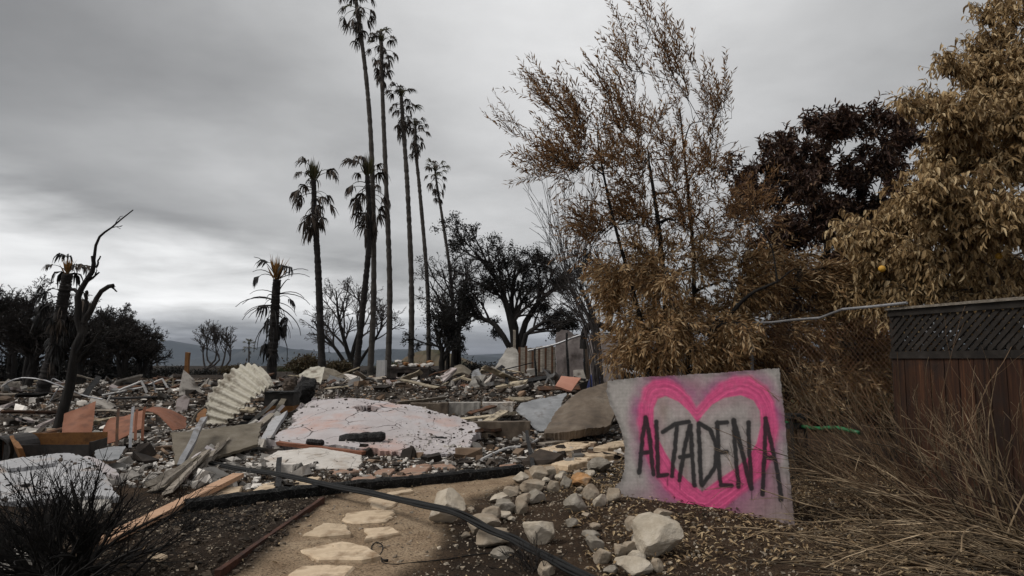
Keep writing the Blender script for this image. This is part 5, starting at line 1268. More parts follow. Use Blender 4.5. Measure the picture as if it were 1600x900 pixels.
px_beam('plank', 'wood_pale', (668, 612, 19.6), (727, 587, 19.9), .16, .05, 'long cream board angled over the tiled roof corner', 'plank', 4, .01)
px_beam('plank', 'wood_pale', (722, 590, 19.8), (752, 599, 19.7), .18, .06, 'short cream board crossing the long cream board', 'plank', 3, .01)
px_beam('charred_timber', 'char', (748, 596, 19), (749, 628, 19), .14, .14, 'stubby charred post beside the tiled roof corner', 'timber', 4, .015)
px_beam('post', 'wood_weathered', (804, 516, 27), (804, 546, 27), .10, .10, 'bare grey post standing on the concrete wedge', 'post', 3, .01)
px_beam('plank', 'pipe_white', (928, 566, 15), (1004, 585, 14.2), .09, .05, 'long white trim board leaning across the burnt wall', 'plank', 4, .006)
px_beam('post', 'rust_yellow', (294, 551, 28), (290, 612, 28), .15, .15, 'rust-orange post standing alone before the dark trees', 'post', 5, .015)
px_beam('post', 'concrete', (286, 613, 16), (286, 655, 16), .30, .26, 'short grey concrete pillar beside the bent pipes', 'pillar', 4, .015)
for i, (a, b, m, lab) in enumerate([((185, 640, 10), (182, 700, 9.6), 'rust_dark', 'rusty stake in front of the sagging orange sheet'), ((208, 636, 10), (203, 700, 9.6), 'metal_dull', 'grey metal stake in front of the sagging orange sheet'), ((214, 640, 10.3), (211, 688, 10.0), 'rust_orange', 'thin orange stake next to the grey metal stake'), ((226, 636, 10.3), (222, 688, 10.1), 'rust_orange', 'thicker orange stake beside the folded orange sheet')]):
    px_beam('stake', m, a, b, .035, .03, lab, 'stake', 3, .004)
# splintered boards sliding down beside the olive panel
r = np.random.default_rng(9)
for i in range(34):
    u = r.uniform(0, 1); x0 = 452 - 170 * u + r.uniform(-10, 10); y0 = 640 + 95 * u + r.uniform(-4, 12); L_ = r.uniform(18, 62)
    a = G(x0, y0 + 14); b = G(x0 - L_, y0 + 14 + L_ * r.uniform(.1, .75)); lift = .24 * (1 - u) + .04 + r.uniform(0, .06)
    a[2] += lift + .06; b[2] += lift * .35
    mb = MB(); beam(mb, a, b, r.uniform(.04, .13), r.uniform(.012, .035), r.normal() * .5, 6, .012, seed=i)
    m = ('wood_weathered', 'wood_weathered', 'stucco_pink', 'panel_olive', 'concrete')[int(r.integers(5))]
    tag(mb.obj('splintered_board', m, loc=(a + b) / 2), ('long ' if L_ > 40 else 'short ') + {'wood_weathered': 'grey wooden', 'stucco_pink': 'pink plastered', 'panel_olive': 'olive-brown', 'concrete': 'dull grey'}[m] + ' splintered strip ' + ('high in the heap beside the pink slab' if u < .35 else 'sliding past the olive panel' if u < .7 else 'at the lower end of the heap by the cables'), 'plank', 'splintered boards beside the olive panel')
# rusty bin and drum
c0 = P(92, 700, 9.6); c0[2] = float(height(c0[0], c0[1])); root = thing('metal_bin', 'open black metal bin with orange rust inside', 'bin', c0, .15)
for nm, p0, p1, w, t, m in [('wall', (-.55, -.28, .15), (.5, -.22, .12), .012, .26, 'metal_black'), ('wall', (-.55, .28, .2), (.5, .28, .2), .012, .34, 'rust_yellow'), ('wall', (-.55, -.28, .17), (-.55, .28, .17), .012, .32, 'rust_dark'), ('wall', (.5, -.24, .15), (.5, .28, .15), .012, .28, 'metal_black'), ('base', (-.55, 0, .02), (.5, 0, .02), .54, .02, 'rust_dark')]:
    mb = MB(); beam(mb, p0, p1, w, t, 0, 4, .006); mb.obj(nm, m, root)
c0 = P(-8, 712, 9.2); mb = MB(); th = np.linspace(0, 2 * np.pi, 21)[:-1]
for k, (rr, yy) in enumerate([(.20, .5), (.20, 0), (.175, 0), (.17, .48)]): mb.v.append(np.stack([rr * np.cos(th) + .12 * yy, np.full(20, yy), rr * np.sin(th)], -1)); mb.n += 20
k = np.arange(20); k2 = (k + 1) % 20
mb.q.append(np.vstack([np.stack([k + a * 20, k2 + a * 20, k2 + a * 20 + 20, k + a * 20 + 20], -1) for a in range(3)])); mb.t.append(np.stack([k + 60, k2 + 60, np.full(20, 80)], -1)); mb.v.append(np.array([[.06, .48, 0]])); mb.n += 1
c0[2] = float(height(c0[0], c0[1])) + .19; o = mb.obj('drum', 'metal_black'); o.location = c0; tag(o, 'soot-black drum lying on its side with an open mouth', 'drum')
px_beam('rusty_scrap', 'rust_yellow', (24, 692, 9.4), (36, 714, 9.0), .25, .05, 'orange rusted plate between the drum and the bin', 'sheet metal', 3, .02, roll=1.2)
# bent pipes
def z2(*p): return [(a / 4, 500 + b / 4) for a, b in p]
for i, (pts, D0, rad, m, lab) in enumerate([(z2((15, 412), (80, 376), (150, 362), (250, 370), (350, 402), (450, 442), (550, 480), (640, 496)), 14, .016, 'metal_dull', 'long conduit bowed in an arch near the charred trunk'), (z2((320, 380), (330, 366), (385, 392), (300, 530)), 15, .014, 'metal_dull', 'short hooked conduit beside the bowed conduit'),
                                      (z2((745, 440), (885, 384), (960, 548)), 16, .028, 'pipe_white', 'white pipe frame bent to a sharp corner'), (z2((640, 470), (880, 425), (1015, 368), (1080, 472)), 16.5, .024, 'pipe_white', 'long pale pipe sloping up to a bent corner'), (z2((930, 440), (1080, 362), (1086, 470), (1050, 560)), 17, .024, 'wood_pale', 'cream pipe bent over above the rubble'),
                                      (z2((955, 382), (972, 450), (988, 538)), 16, .018, 'metal_dull', 'thin grey pipe leaning inside the pipe frames'), (z2((750, 428), (1000, 385), (1140, 378)), 17.5, .02, 'pipe_white', 'straight pale pipe lying across the pipe frames'), (z2((690, 470), (665, 520)), 15, .018, 'pipe_white', 'short pale pipe end by the orange sheet'), (z2((790, 470), (815, 540), (830, 470)), 16, .016, 'rust_orange', 'thin rusty rod bent like a hairpin'), (z2((1180, 680), (1230, 580), (1310, 520)), 13.5, .022, 'wood_weathered', 'weathered rod leaning toward the ribbed sheet')]):
    c = np.array([P(a, b, D0) for a, b in pts]); mb = MB(); cc = catmull(c, 24) if i == 0 else np.vstack([np.linspace(c[k], c[k + 1], 5)[(k > 0):] for k in range(len(c) - 1)])
    tube_closed(mb, cc + rng.normal(size=cc.shape) * .004, rad, 6); tag(mb.obj('bent_pipe', m, loc=c[0]), lab, 'pipe')

# ------------------------------------------------------------------ ruined house: foundations, walls, fireplace
def wall_box(name, mat_, x0, x1, ybot, ytop, D, thick, label, cat, D1=None, seed=0, amp=.012):
    D1 = D1 or D; rows = [[P(x0 + (x1 - x0) * k / 4, ytop, D + (D1 - D) * k / 4) for k in range(5)], [P(x0 + (x1 - x0) * k / 4, (ytop + ybot) / 2, D + (D1 - D) * k / 4) for k in range(5)], [P(x0 + (x1 - x0) * k / 4, ybot, D + (D1 - D) * k / 4) for k in range(5)]]
    return tag(patch(rows, 16, 30, thick, amp=amp, nscale=3, edge=.015, seed=seed).obj(name, mat_, loc=np.array(rows[-1][0])), label, cat)


def slabtop(name, mat_, x0, x1, ytop, ybot, D, depth, label, cat):
    """low wall: a long block with its front face at distance D"""
    a, b = P(x0, ytop, D), P(x1, ytop, D); h = P(x0, ytop, D)[2] - P(x0, ybot, D)[2]; mb = MB()
    beam(mb, a + [0, depth / 2, -h / 2], b + [0, depth / 2, -h / 2], depth, h, 0, 10, .008); return tag(mb.obj(name, mat_, loc=a), label, cat)


slabtop('foundation_wall', 'concrete_brown', 737, 829, 659, 694, 11.9, .22, 'dark brown foundation wall beside the pink slab', 'wall')
slabtop('foundation_wall', 'concrete', 700, 750, 629, 650, 14.6, .3, 'pale low concrete footing behind the pink slab', 'wall')
slabtop('foundation_wall', 'stucco_white', 754, 802, 629, 650, 14.7, .3, 'cream low footing stub next to the crumpled flashing', 'wall')
slabtop('foundation_wall', 'concrete_brown', 640, 700, 630, 652, 14.4, .25, 'short dark footing half hidden behind the pink slab', 'wall')
sheet('burnt_wall', 'wall_burnt', [[(868, 517, 20), (885, 514, 20), (900, 520, 20), (913, 524, 20)], [(868, 560, 20), (885, 560, 20), (900, 560, 20), (913, 560, 20)], [(868, 620, 20), (885, 620, 20), (900, 620, 20), (913, 620, 20)]], 'scorched pinkish wall fragment with ragged top', 'wall', .18, 26, 18, amp=.02, edge=.04, seed=31)
sheet('burnt_wall', 'wall_burnt', [[(920, 523, 19.4), (945, 521, 19.2), (972, 524, 19)], [(920, 565, 19.4), (945, 565, 19.2), (972, 565, 19)], [(920, 620, 19.4), (945, 620, 19.2), (972, 620, 19)]], 'grey burnt wall fragment behind the white trim board', 'wall', .15, 26, 18, amp=.02, edge=.03, seed=32)
for i, (x, y0, y1, w) in enumerate([(886, 520, 600, .06), (916, 512, 604, .09), (972, 516, 600, .07), (836, 545, 600, .05), (913, 530, 604, .05)]):
    px_beam('charred_post', 'char' if i != 1 else 'bark_brown', (x, y0, 18.6), (x + 2, y1, 18.6), w, w, ['thin charred stud against the pinkish wall fragment', 'twisted brown trunk-like post between the wall fragments', 'charred stud at the end of the grey wall fragment', 'pale stud in front of the brown board fence', 'slender charred stud beside the twisted post'][i], 'post', 5, .02)
c = np.array([P(825, 548, 19), P(868, 538, 18.8), P(915, 522, 18.6), P(975, 520, 18.4)]); mb = MB(); tube_closed(mb, catmull(c, 20), .03, 6); tag(mb.obj('bent_pipe', 'metal_dull', loc=c[0]), 'long thin rail running along the top of the burnt walls', 'pipe')
c = np.array([P(912, 545, 18), P(914, 518, 18), P(928, 506, 18), P(950, 512, 18), P(985, 520, 18), P(1005, 540, 18)]); mb = MB(); tube_closed(mb, catmull(c, 24), np.linspace(.11, .06, 24), 8); tag(mb.obj('fallen_branch', 'bark_burnt', loc=c[0]), 'black branch arching over the burnt wall', 'branch')
root = thing('board_fence', 'brown board fence remnant beside the pinkish wall fragment', 'fence', gbase(840, 24))
for k in range(17):
    x = 812 + k * 3.4; a = P(x, 541 + random.uniform(-1, 3), 24); b = P(x, 600, 24); mb = MB(); beam(mb, b - np.array(root.location), a - np.array(root.location), .083, .02, 0, 2, .004, up=(0, 1, 0)); mb.obj('board', 'wood_weathered' if k % 3 else 'rust_dark', root)
# fireplace
c0 = P(640, 606, 29); c0[2] = float(height(c0[0], c0[1])); s_ = 29 / F; root = thing('fireplace', 'soot-blackened brick fireplace standing alone in the rubble', 'fireplace', c0)
hh = (P(640, 571, 29)[2] - c0[2])
for nm, p0, p1, w, t in [('pier', (-.62, 0, 0), (-.62, 0, hh * .8), .28, .6), ('pier', (.62, 0, 0), (.62, 0, hh * .8), .28, .6), ('lintel', (-.76, 0, hh * .72), (.76, 0, hh * .72), .62, hh * .22), ('back', (-.5, .26, hh * .35), (.5, .26, hh * .35), .08, hh * .7), ('hearth', (-.8, -.35, .08), (.8, -.35, .08), .5, .12), ('mantel', (-.8, -.02, hh * .86), (.8, -.02, hh * .86), .70, .08)]:
    mb = MB(); beam(mb, p0, p1, w, t, 0, 4, .012); mb.obj(nm, 'brick_soot', root)
for k in range(26):
    v, t = rock((random.uniform(.15, .4), random.uniform(.15, .35), random.uniform(.1, .25)), 900 + k, 1, 5); o = MB().add(v, None, t).obj('brick', 'rubble' if k % 3 else 'rust_yellow', root); o.location = (random.uniform(-.7, .9), random.uniform(-.25, .25), hh * .92 + random.uniform(0, .28) * (1 - abs(k - 13) / 16))
slabtop('concrete_block', 'white_block', 588, 602, 563, 592, 41, .5, 'white upright block standing at the foot of a palm', 'block')
# barrel
c0 = P(926, 607, 16); mb = MB(); tube_closed(mb, [(0, 0, -.16), (0, 0, -.02), (0, 0, .0), (0, 0, .12), (0, 0, .16), (0, 0, .30)], [.125, .135, .14, .14, .135, .125], 16); o = mb.obj('plastic_barrel', 'plastic_blue', smooth=False); o.location = c0; o.rotation_euler = (.2, .25, 0); tag(o, 'dark blue plastic tub on the rubble by the tipped concrete', 'tub')

# ------------------------------------------------------------------ fences
def FX(Y): return 3.95 + (6.7 - Y) * .36
fdir = nrm(np.array([.36, -1, 0])); fn = np.array([-fdir[1], fdir[0], 0]); fn = fn if fn[0] < 0 else -fn
FY = 6.95
root = thing('wooden_fence', 'reddish-brown board fence topped with dark lattice', 'fence', (FX(FY), FY, float(height(FX(FY), FY))))
O_ = np.array(root.location)
def fpt(s_, z): p = np.array([FX(FY), FY, 0]) + fdir * s_; return np.array([p[0], p[1], float(height(p[0], p[1])) + z]) - O_
for k in range(25):
    s_ = .06 + k * .142; mb = MB(); beam(mb, fpt(s_ + random.uniform(-.004, .004), -.05), fpt(s_ + random.uniform(-.006, .006), 1.40), .134, .016 + random.uniform(0, .012), 0, 4, .003, up=fn, seed=k); mb.obj('board', 'wood_fence', root)
for z, t in ((1.43, .07), (1.85, .06), (.35, .08)):
    mb = MB(); beam(mb, fpt(-.02, z) - fn * (.035 if z < 1 else 0), fpt(3.6, z) - fn * (.035 if z < 1 else 0), .05, t, 0, 6, .003); mb.obj('rail', 'wood_fence_dark', root)
mb = MB(); beam(mb, fpt(-.03, 1.895), fpt(3.6, 1.895), .10, .025, 0, 6, .003); mb.obj('cap_rail', 'wood_weathered', root)
for s_ in (0, 1.8, 3.55): mb = MB(); beam(mb, fpt(s_, -.1) - fn * .07, fpt(s_, 1.87) - fn * .07, .09, .09, 0, 3, .003); mb.obj('post', 'wood_fence_dark', root)
lat = bpy.data.objects.new('lattice', None); COL.objects.link(lat); lat.parent = root
for dsg in (1, -1):
    for k in range(-5, 45):
        s0 = k * .082; s1 = s0 + .37; a = [s0, 1.465] if dsg > 0 else [s0, 1.825]; b = [s1, 1.825] if dsg > 0 else [s1, 1.465]
        def clip(p, q_):
            f0 = max(0, (0 - p[0]) / (q_[0] - p[0])); f1 = min(1, (3.58 - p[0]) / (q_[0] - p[0])); return (f0, f1) if f1 > f0 + .05 else None
        f = clip(a, b)
        if not f: continue
        a, b = np.array(a), np.array(b); a, b = a + (b - a) * f[0], a + (b - a) * f[1]
        mb = MB(); beam(mb, fpt(*a) + fn * .005 * dsg, fpt(*b) + fn * .005 * dsg, .036, .008, math.pi / 2 * 0, 1, 0, up=fn); mb.obj('slat', 'wood_fence_dark', lat)
# chain link
WF = O_.copy()
root = thing('chain_link_fence', 'rusty chain-link fence with pale top pipe running behind the board', 'fence', (FX(FY + .05), FY + .05, float(height(FX(FY + .05), FY + .05))))
O_ = np.array(root.location)
def cpt_(s_, z): return fpt(-s_, z) + WF - O_
mb = MB(); tube_closed(mb, [cpt_(-.2 + k * .4, 1.93 if k < 3 else 1.86) + (fn * .07 if k < 3 else 0) for k in range(14)], .015, 8); mb.obj('top_rail', 'metal_dull', root)
for s_ in (2.2, 4.4): mb = MB(); tube_closed(mb, [cpt_(s_, -.1), cpt_(s_, 1.84)], .025, 8); mb.obj('post', 'metal_dull', root)
mb = MB(); lines = []
for k in range(-28, 69):
    for sg in (1, -1):
        a = np.array([k * .065, .08 if sg > 0 else 1.84]); b = a + [1.76, 1.76 * sg]; f0 = max(0, -a[0] / 1.76); f1 = min(1, (4.45 - a[0]) / 1.76)
        if f1 <= f0 + .02: continue
        lines.append([cpt_(*(a + (b - a) * t)) for t in np.linspace(f0, f1, 4)])
V, q = tubes(np.array(lines), np.full((len(lines), 4), .0022), 3); mb.add(V, q); mb.obj('mesh_wire', 'rust_dark', root)
c = np.array([cpt_(.5 + k * .3, .62 + .02 * math.sin(k * 1.9)) + fn * .03 + O_ for k in range(9)]); mb = MB(); tube_closed(mb, catmull(c, 40), .022, 8); tag(mb.obj('garden_hose', 'hose_green', smooth=True, loc=c[0]), 'green garden hose strung along the chain-link fence', 'hose')
# black stool
c0 = np.array([P(1241, 690, 8.2)[0], 8.2, 0]); c0[2] = float(height(c0[0], c0[1])); root = thing('stool', 'small black stool beside the painted board', 'stool', c0, .3)
mb = MB(); beam(mb, (-.13, 0, .72), (.13, 0, .72), .24, .05, 0, 1); mb.obj('seat', 'plastic_black', root)
mb = MB(); beam(mb, (-.10, 0, .60), (.10, 0, .60), .18, .06, 0, 1); mb.obj('apron', 'plastic_black', root)
for a in (-1, 1):
    for b in (-1, 1): mb = MB(); beam(mb, (a * .11, b * .10, -.02), (a * .09, b * .08, .70), .035, .035, 0, 1); mb.obj('leg', 'plastic_black', root)
# ------------------------------------------------------------------ shrubs and dry stalks
def shrub(name, label, cat, base, n, dirf, L0, L1, rad, mat_, seed, sag=-.12, kids=4, kid_ratio=.35, k=8, group=None, jit=.06, lvl3=0, baser=.12):
    r = np.random.default_rng(seed); base = np.asarray(base, float); root = thing(name, label, cat, base, 0, group)
    d = nrm(np.array([dirf(r) for _ in range(n)])); p = base + np.stack([r.normal(size=n) * baser, r.normal(size=n) * baser, np.full(n, -.02)], -1)
    L_ = r.uniform(L0, L1, n); cur = [p]
    for s_ in range(k - 1):
        d = nrm(d + np.array([0, 0, sag * r.uniform(.4, 1.6)]) + r.normal(size=d.shape) * jit); nx = cur[-1] + d * (L_ / (k - 1))[:, None]
        fl = height(nx[:, 0], nx[:, 1]) + .01; nx[:, 2] = np.maximum(nx[:, 2], fl); cur.append(nx)
    Q = np.stack(cur, 1); R = (rad * r.uniform(.6, 1.3, n))[:, None] * np.linspace(1, .4, k)[None]
    mb = MB(); V, q = tubes(Q, R, 4); mb.add(V - base, q)
    if kids:
        Q2, R2 = child_lines(Q, R, kids, .35, .95, kid_ratio, .5, .1, 5, r, .08); R2 = np.maximum(R2, .0018); V, q = tubes(Q2, R2, 3); mb.add(V - base, q)
        if lvl3:
            Q3, R3 = child_lines(Q2, R2, lvl3, .3, 1, .5, .55, .1, 3, r, .08); R3 = np.maximum(R3, .0016); V, q = tubes(Q3, R3, 3); mb.add(V - base, q)
    mb.obj('stems', mat_, root); return root


b = G(105, 905); shrub('burnt_shrub', 'charred leafless shrub with dense black twigs in front of the grey sheet', 'shrub', b, 80, lambda r: (r.normal() * .75, r.normal() * .5, r.uniform(.35, 1)), .35, .8, .013, 'twig_black', 1, -.03, 6, .5, lvl3=5, baser=.12)
b = G(20, 880); shrub('burnt_shrub', 'lower charred shrub spreading beside the denser one', 'shrub', b, 22, lambda r: (r.normal() * .9, r.normal() * .5, r.uniform(.2, .8)), .3, .6, .010, 'twig_black', 2, -.04, 6, .5, lvl3=3, baser=.14)
b = G(295, 828); shrub('burnt_shrub', 'tiny charred tuft in the dark flower bed', 'shrub', b, 34, lambda r: (r.normal() * .5, r.normal() * .4, 1), .07, .16, .0035, 'twig_dark', 3, -.02, 2, .4, baser=.03)
b = G(832, 893); shrub('burnt_shrub', 'wispy dead weed among the stones under the cable', 'shrub', b, 40, lambda r: (r.normal() * .6, r.normal() * .4, .9), .08, .24, .003, 'twig_dark', 4, -.04, 3, .4, baser=.05)
b = G(1098, 806); shrub('burnt_shrub', 'thin dead sprig at the foot of the painted board', 'shrub', b - [0, .08, 0], 8, lambda r: (r.normal() * .5, r.normal() * .3, 1), .05, .12, .0025, 'twig_dark', 5, -.02, 2, .4, baser=.03)
GS = 'dry stalks between the board and the fence'
bb = lambda x, y: np.array([x, y, float(height(x, y))])
shrub('dry_shrub', 'big clump of pale dry stalks bent over toward the painted board', 'shrub', bb(3.75, 5.0), 44, lambda r: (-1, r.normal() * .30 + .10, abs(r.normal()) * .42 + .12), .9, 1.75, .0075, 'stalk', 11, -.06, 2, .35, k=10, group=GS, baser=.22, jit=.11)
shrub('dry_shrub', 'tall dry shrub with thin tan shoots rising in front of the wooden fence', 'shrub', bb(3.62, 5.9), 44, lambda r: (-.75 + r.normal() * .32, r.normal() * .25, .75 + r.normal() * .2), .8, 2.0, .0065, 'stalk_brown', 12, -.04, 3, .35, jit=.10, k=9, group=GS, baser=.14)
shrub('dry_shrub', 'flattened dry stalks lying along the ground beside the leaf litter', 'shrub', bb(3.15, 4.55), 36, lambda r: (-1, r.normal() * .22 + .05, abs(r.normal()) * .18 + .06), .8, 1.5, .0065, 'stalk', 13, -.06, 2, .3, jit=.11, k=9, group=GS, baser=.18)
shrub('dry_shrub', 'upright bundle of weathered grey stalks close to the fence boards', 'shrub', bb(3.72, 5.35), 26, lambda r: (-.35 + r.normal() * .2, r.normal() * .2, 1), .7, 1.35, .007, 'stalk', 14, -.02, 4, .35, k=8, group=GS, baser=.10)
shrub('dry_shrub', 'tangle of pale forked twigs hiding the near end of the fence', 'shrub', bb(3.45, 6.3), 18, lambda r: (-.45 + r.normal() * .45, r.normal() * .3, .8), .8, 1.7, .0050, 'stalk', 17, -.045, 6, .45, k=9, group=GS, baser=.22, jit=.12, lvl3=3)
shrub('dry_shrub', 'broad sprawl of tan twigs in front of the fence boards', 'shrub', bb(3.85, 5.45), 14, lambda r: (-.6 + r.normal() * .45, r.normal() * .3, .7), .7, 1.5, .0050, 'stalk', 18, -.05, 6, .45, k=9, group=GS, baser=.25, jit=.12, lvl3=2)
shrub('dry_shrub', 'thicket of brown stems in the gap behind the board', 'shrub', bb(3.3, 7.0), 30, lambda r: (-.6 + r.normal() * .4, r.normal() * .4, .7), .6, 1.3, .004, 'stalk_brown', 15, -.05, 5, .4, k=8, group=GS, baser=.25)
shrub('dry_shrub', 'long arching shoots sprawling over the flattened stalks', 'shrub', bb(3.6, 4.75), 26, lambda r: (-1, r.normal() * .3, .55 + r.normal() * .2), 1.2, 2.0, .005, 'stalk', 16, -.10, 4, .3, k=12, group=GS, baser=.14)

# burnt cabinet and melted heap beside the ribbed sheet
c0 = P(440, 634, 15); c0[2] = float(height(c0[0], c0[1])); root = thing('burnt_cabinet', 'charred metal cabinet with orange rusted base beside the ribbed sheet', 'cabinet', c0, .1)
for nm, z0, z1, w, m in [('base', 0, .14, .50, 'rust_yellow'), ('body', .14, .40, .48, 'metal_black'), ('lid', .40, .44, .52, 'char')]:
    mb = MB(); beam(mb, (-.32, 0, (z0 + z1) / 2), (.32, 0, (z0 + z1) / 2), w, z1 - z0, 0, 5, .010); mb.obj(nm, m, root)
v, t = rock((.62, .5, .75), 991, 4, 22, .22); o = MB().add(v, None, t).obj('melted_heap', 'char'); c0 = P(474, 620, 16.2); o.location = (c0[0], c0[1], float(height(c0[0], c0[1])) + .3); tag(o, 'jagged black melted heap next to the charred cabinet', 'scrap heap')
v, t = rock((.4, .35, .5), 992, 4, 18, .22); o = MB().add(v, None, t).obj('melted_heap', 'rubble_dark'); c0 = P(452, 612, 16.6); o.location = (c0[0], c0[1], float(height(c0[0], c0[1])) + .35); tag(o, 'smaller grey melted heap behind the charred cabinet', 'scrap heap')

# ------------------------------------------------------------------ loose debris that can be told apart
r = np.random.default_rng(77)
MARKS = [(P(575, 665, 11.5), 'the pink slab'), (P(640, 590, 29), 'the fireplace'), (P(920, 560, 20), 'the burnt wall fragments'), (P(375, 620, 14.2), 'the curled ribbed sheet'), (P(195, 665, 12.8), 'the rust-orange sheets'), (P(795, 570, 26), 'the upright concrete wedge'), (P(720, 605, 19.5), 'the tiled roof corner'), (P(490, 590, 22.5), 'the buckled cream sheet'), (P(286, 635, 16), 'the grey pillar'), (P(783, 675, 11.9), 'the dark foundation wall'), (P(880, 600, 15), 'the salmon panel'), (P(500, 590, 40), 'the burnt palm trunks'), (P(80, 640, 18), 'the charred palm'), (P(750, 636, 16), 'the pale footings'), (P(430, 600, 29), 'the stubby scorched palm'), (P(290, 600, 28), 'the orange post'), (P(60, 690, 10.4), 'the black bin'), (P(860, 640, 13), 'the crumpled flashing'), (P(190, 610, 25), 'the bent pipe frames')]
def near(x, y): return MARKS[int(np.argmin([math.hypot(x - m[0][0], y - m[0][1]) for m in MARKS]))][1]
def in_lot(n, y0=9.8, y1=36):
    Y = y0 + (y1 - y0) * r.uniform(0, 1, n) ** 1.15; px = r.uniform(-60, 960, n); return np.stack([(px - 800) / F * Y, Y], -1)
BP = np.vstack([in_lot(90, 10.5, 34), [[h_[0] + r.normal() * h_[2] * .7, h_[1] + r.normal() * h_[2] * .7] for h_ in HEAPS for _ in range(4)]])
for i, (x, y) in enumerate(BP):
    L_ = r.uniform(.4, 1.5); a = r.uniform(0, 3.14); z = float(height(x, y)); d = np.array([math.cos(a), math.sin(a), r.normal() * (.10 if i < 90 else .2)]) * L_ / 2; c0 = np.array([x, y, z + .10 + abs(d[2])])
    k = int(r.integers(4)); mt, lab, grp = [('wood_weathered', 'weathered grey board lying in the house rubble', 'grey boards in the rubble'), ('char', 'charred black board lying in the house rubble', 'charred boards in the rubble'), ('wood_pale', 'cream painted board lying in the house rubble', 'cream boards in the rubble'), ('rust_dark', 'rusted metal strip lying in the house rubble', 'rusted strips in the rubble')][k]
    mb = MB(); beam(mb, c0 - d, c0 + d, r.uniform(.06, .2), r.uniform(.02, .06), r.normal() * .4, 4, .012, seed=i); lab = ('long ' if L_ > 1.25 else 'short ') + lab.replace('lying in the house rubble', 'in the rubble near ' + near(x, y)); tag(mb.obj('board' if k < 3 else 'metal_strip', mt, loc=c0), lab, 'plank' if k < 3 else 'sheet metal', grp)
SP = np.vstack([in_lot(80, 10.3, 34), [[h_[0] + r.normal() * h_[2] * .6, h_[1] + r.normal() * h_[2] * .6] for h_ in HEAPS for _ in range(6)]])
for i, (x, y) in enumerate(SP):
    z = float(height(x, y)); w = r.uniform(.2, .72); n = 7; th = np.sort(r.uniform(0, 6.28, n)); rad_ = w * r.uniform(.35, .6, n); tz = r.normal(size=2) * (.25 if i < 80 else .7)
    top = np.stack([rad_ * np.cos(th), rad_ * np.sin(th), np.zeros(n)], -1); top[:, 2] = top[:, :2] @ tz; bot = top - [0, 0, r.uniform(.03, .10)]
    k = np.arange(n); k2 = (k + 1) % n; V = np.vstack([bot, top, top.mean(0) + [0, 0, .01], bot.mean(0)])
    q = np.stack([k, k2, k2 + n, k + n], -1); t = np.vstack([np.stack([k + n, k2 + n, np.full(n, 2 * n)], -1), np.stack([k2, k, np.full(n, 2 * n + 1)], -1)])
    kk = int(r.integers(4)); mt, lab, grp = [('shard_cream', 'cream stucco shard lying in the house rubble', 'cream shards in the rubble'), ('shard_grey', 'grey concrete shard lying in the house rubble', 'grey shards in the rubble'), ('shard_pink', 'pinkish stucco shard lying in the house rubble', 'pink shards in the rubble'), ('shard_metal', 'crumpled grey sheet scrap lying in the house rubble', 'sheet scraps in the rubble')][kk]
    o = MB().add(V, q, t).obj('shard', mt); o.location = (x, y, z + .07 + w * .08); lab = ('big ' if w > .55 else 'small ') + lab.replace('lying in the house rubble', 'in the rubble near ' + near(x, y)); tag(o, lab, 'shard', grp)


# ------------------------------------------------------------------ uncountable stuff: rubble, gravel, leaf litter
def chunks(name, mat_, xy, size, label, seed, flat=.6, lift=.3, z=None):
    r = np.random.default_rng(seed); n = len(xy); z = height(xy[:, 0], xy[:, 1]) if z is None else z
    cube = np.array([[-1, -1, -1], [1, -1, -1], [1, 1, -1], [-1, 1, -1], [-1, -1, 1], [1, -1, 1], [1, 1, 1], [-1, 1, 1]]) * .5
    v = cube[None] + r.normal(size=(n, 8, 3)) * .17
    v = v * (size[:, None, None] * r.uniform(.5, 1.3, (n, 1, 3)) * np.array([1, 1, flat]))
    a = r.uniform(0, 6.28, n); t = r.normal(size=n) * .5
    x_, y_, z_ = v[..., 0], v[..., 1], v[..., 2]; y2 = y_ * np.cos(t)[:, None] - z_ * np.sin(t)[:, None]; z2_ = y_ * np.sin(t)[:, None] + z_ * np.cos(t)[:, None]
    X = x_ * np.cos(a)[:, None] - y2 * np.sin(a)[:, None]; Y = x_ * np.sin(a)[:, None] + y2 * np.cos(a)[:, None]
    V = np.stack([X + xy[:, :1], Y + xy[:, 1:], z2_ + (z + size * flat * lift)[:, None]], -1).reshape(-1, 3)
    q = (np.arange(n)[:, None, None] * 8 + BOXQ[None]).reshape(-1, 4)
    return tag(MB().add(V, q).obj(name, mat_), label, kind='stuff')


def psize(n, lo, hi, p=2.2): u = r.uniform(0, 1, n); return lo * (1 - u * (1 - (lo / hi) ** p)) ** (-1 / p)


for nm, mt, n, lab in [('rubble', 'rubble', 22000, 'pale ash and plaster rubble covering the house lot'), ('rubble', 'rubble_dark', 32000, 'charred rubble covering the house lot'), ('rubble', 'rubble_brown', 9000, 'brown broken tile and brick rubble on the house lot')]:
    xy = in_lot(n, 9.3, 40); xy[:, 0] += r.normal(size=n) * 1.0
    hp = np.array(HEAPS)[r.integers(0, len(HEAPS), n // 2)]; xy = np.vstack([xy, hp[:, :2] + r.normal(size=(n // 2, 2)) * hp[:, 2:3] * .75]); n = len(xy)
    g = .5 + .5 * sn(xy[:, 0], xy[:, 1], 0, .8, 3, 2 if mt == 'rubble' else 5); xy = xy[r.uniform(size=n) < .35 + .75 * g]
    chunks(nm, mt, xy, psize(len(xy), .03, .30 if mt == 'rubble' else .36, 2.9 if mt == 'rubble' else 2.5), lab, n, .45)
xy = np.stack([r.uniform(-9, -2.5, 4000), r.uniform(7.5, 13, 4000)], -1); chunks('rubble', 'rubble', xy, psize(4000, .03, .22), 'pale rubble around the grey stucco sheet', 5)
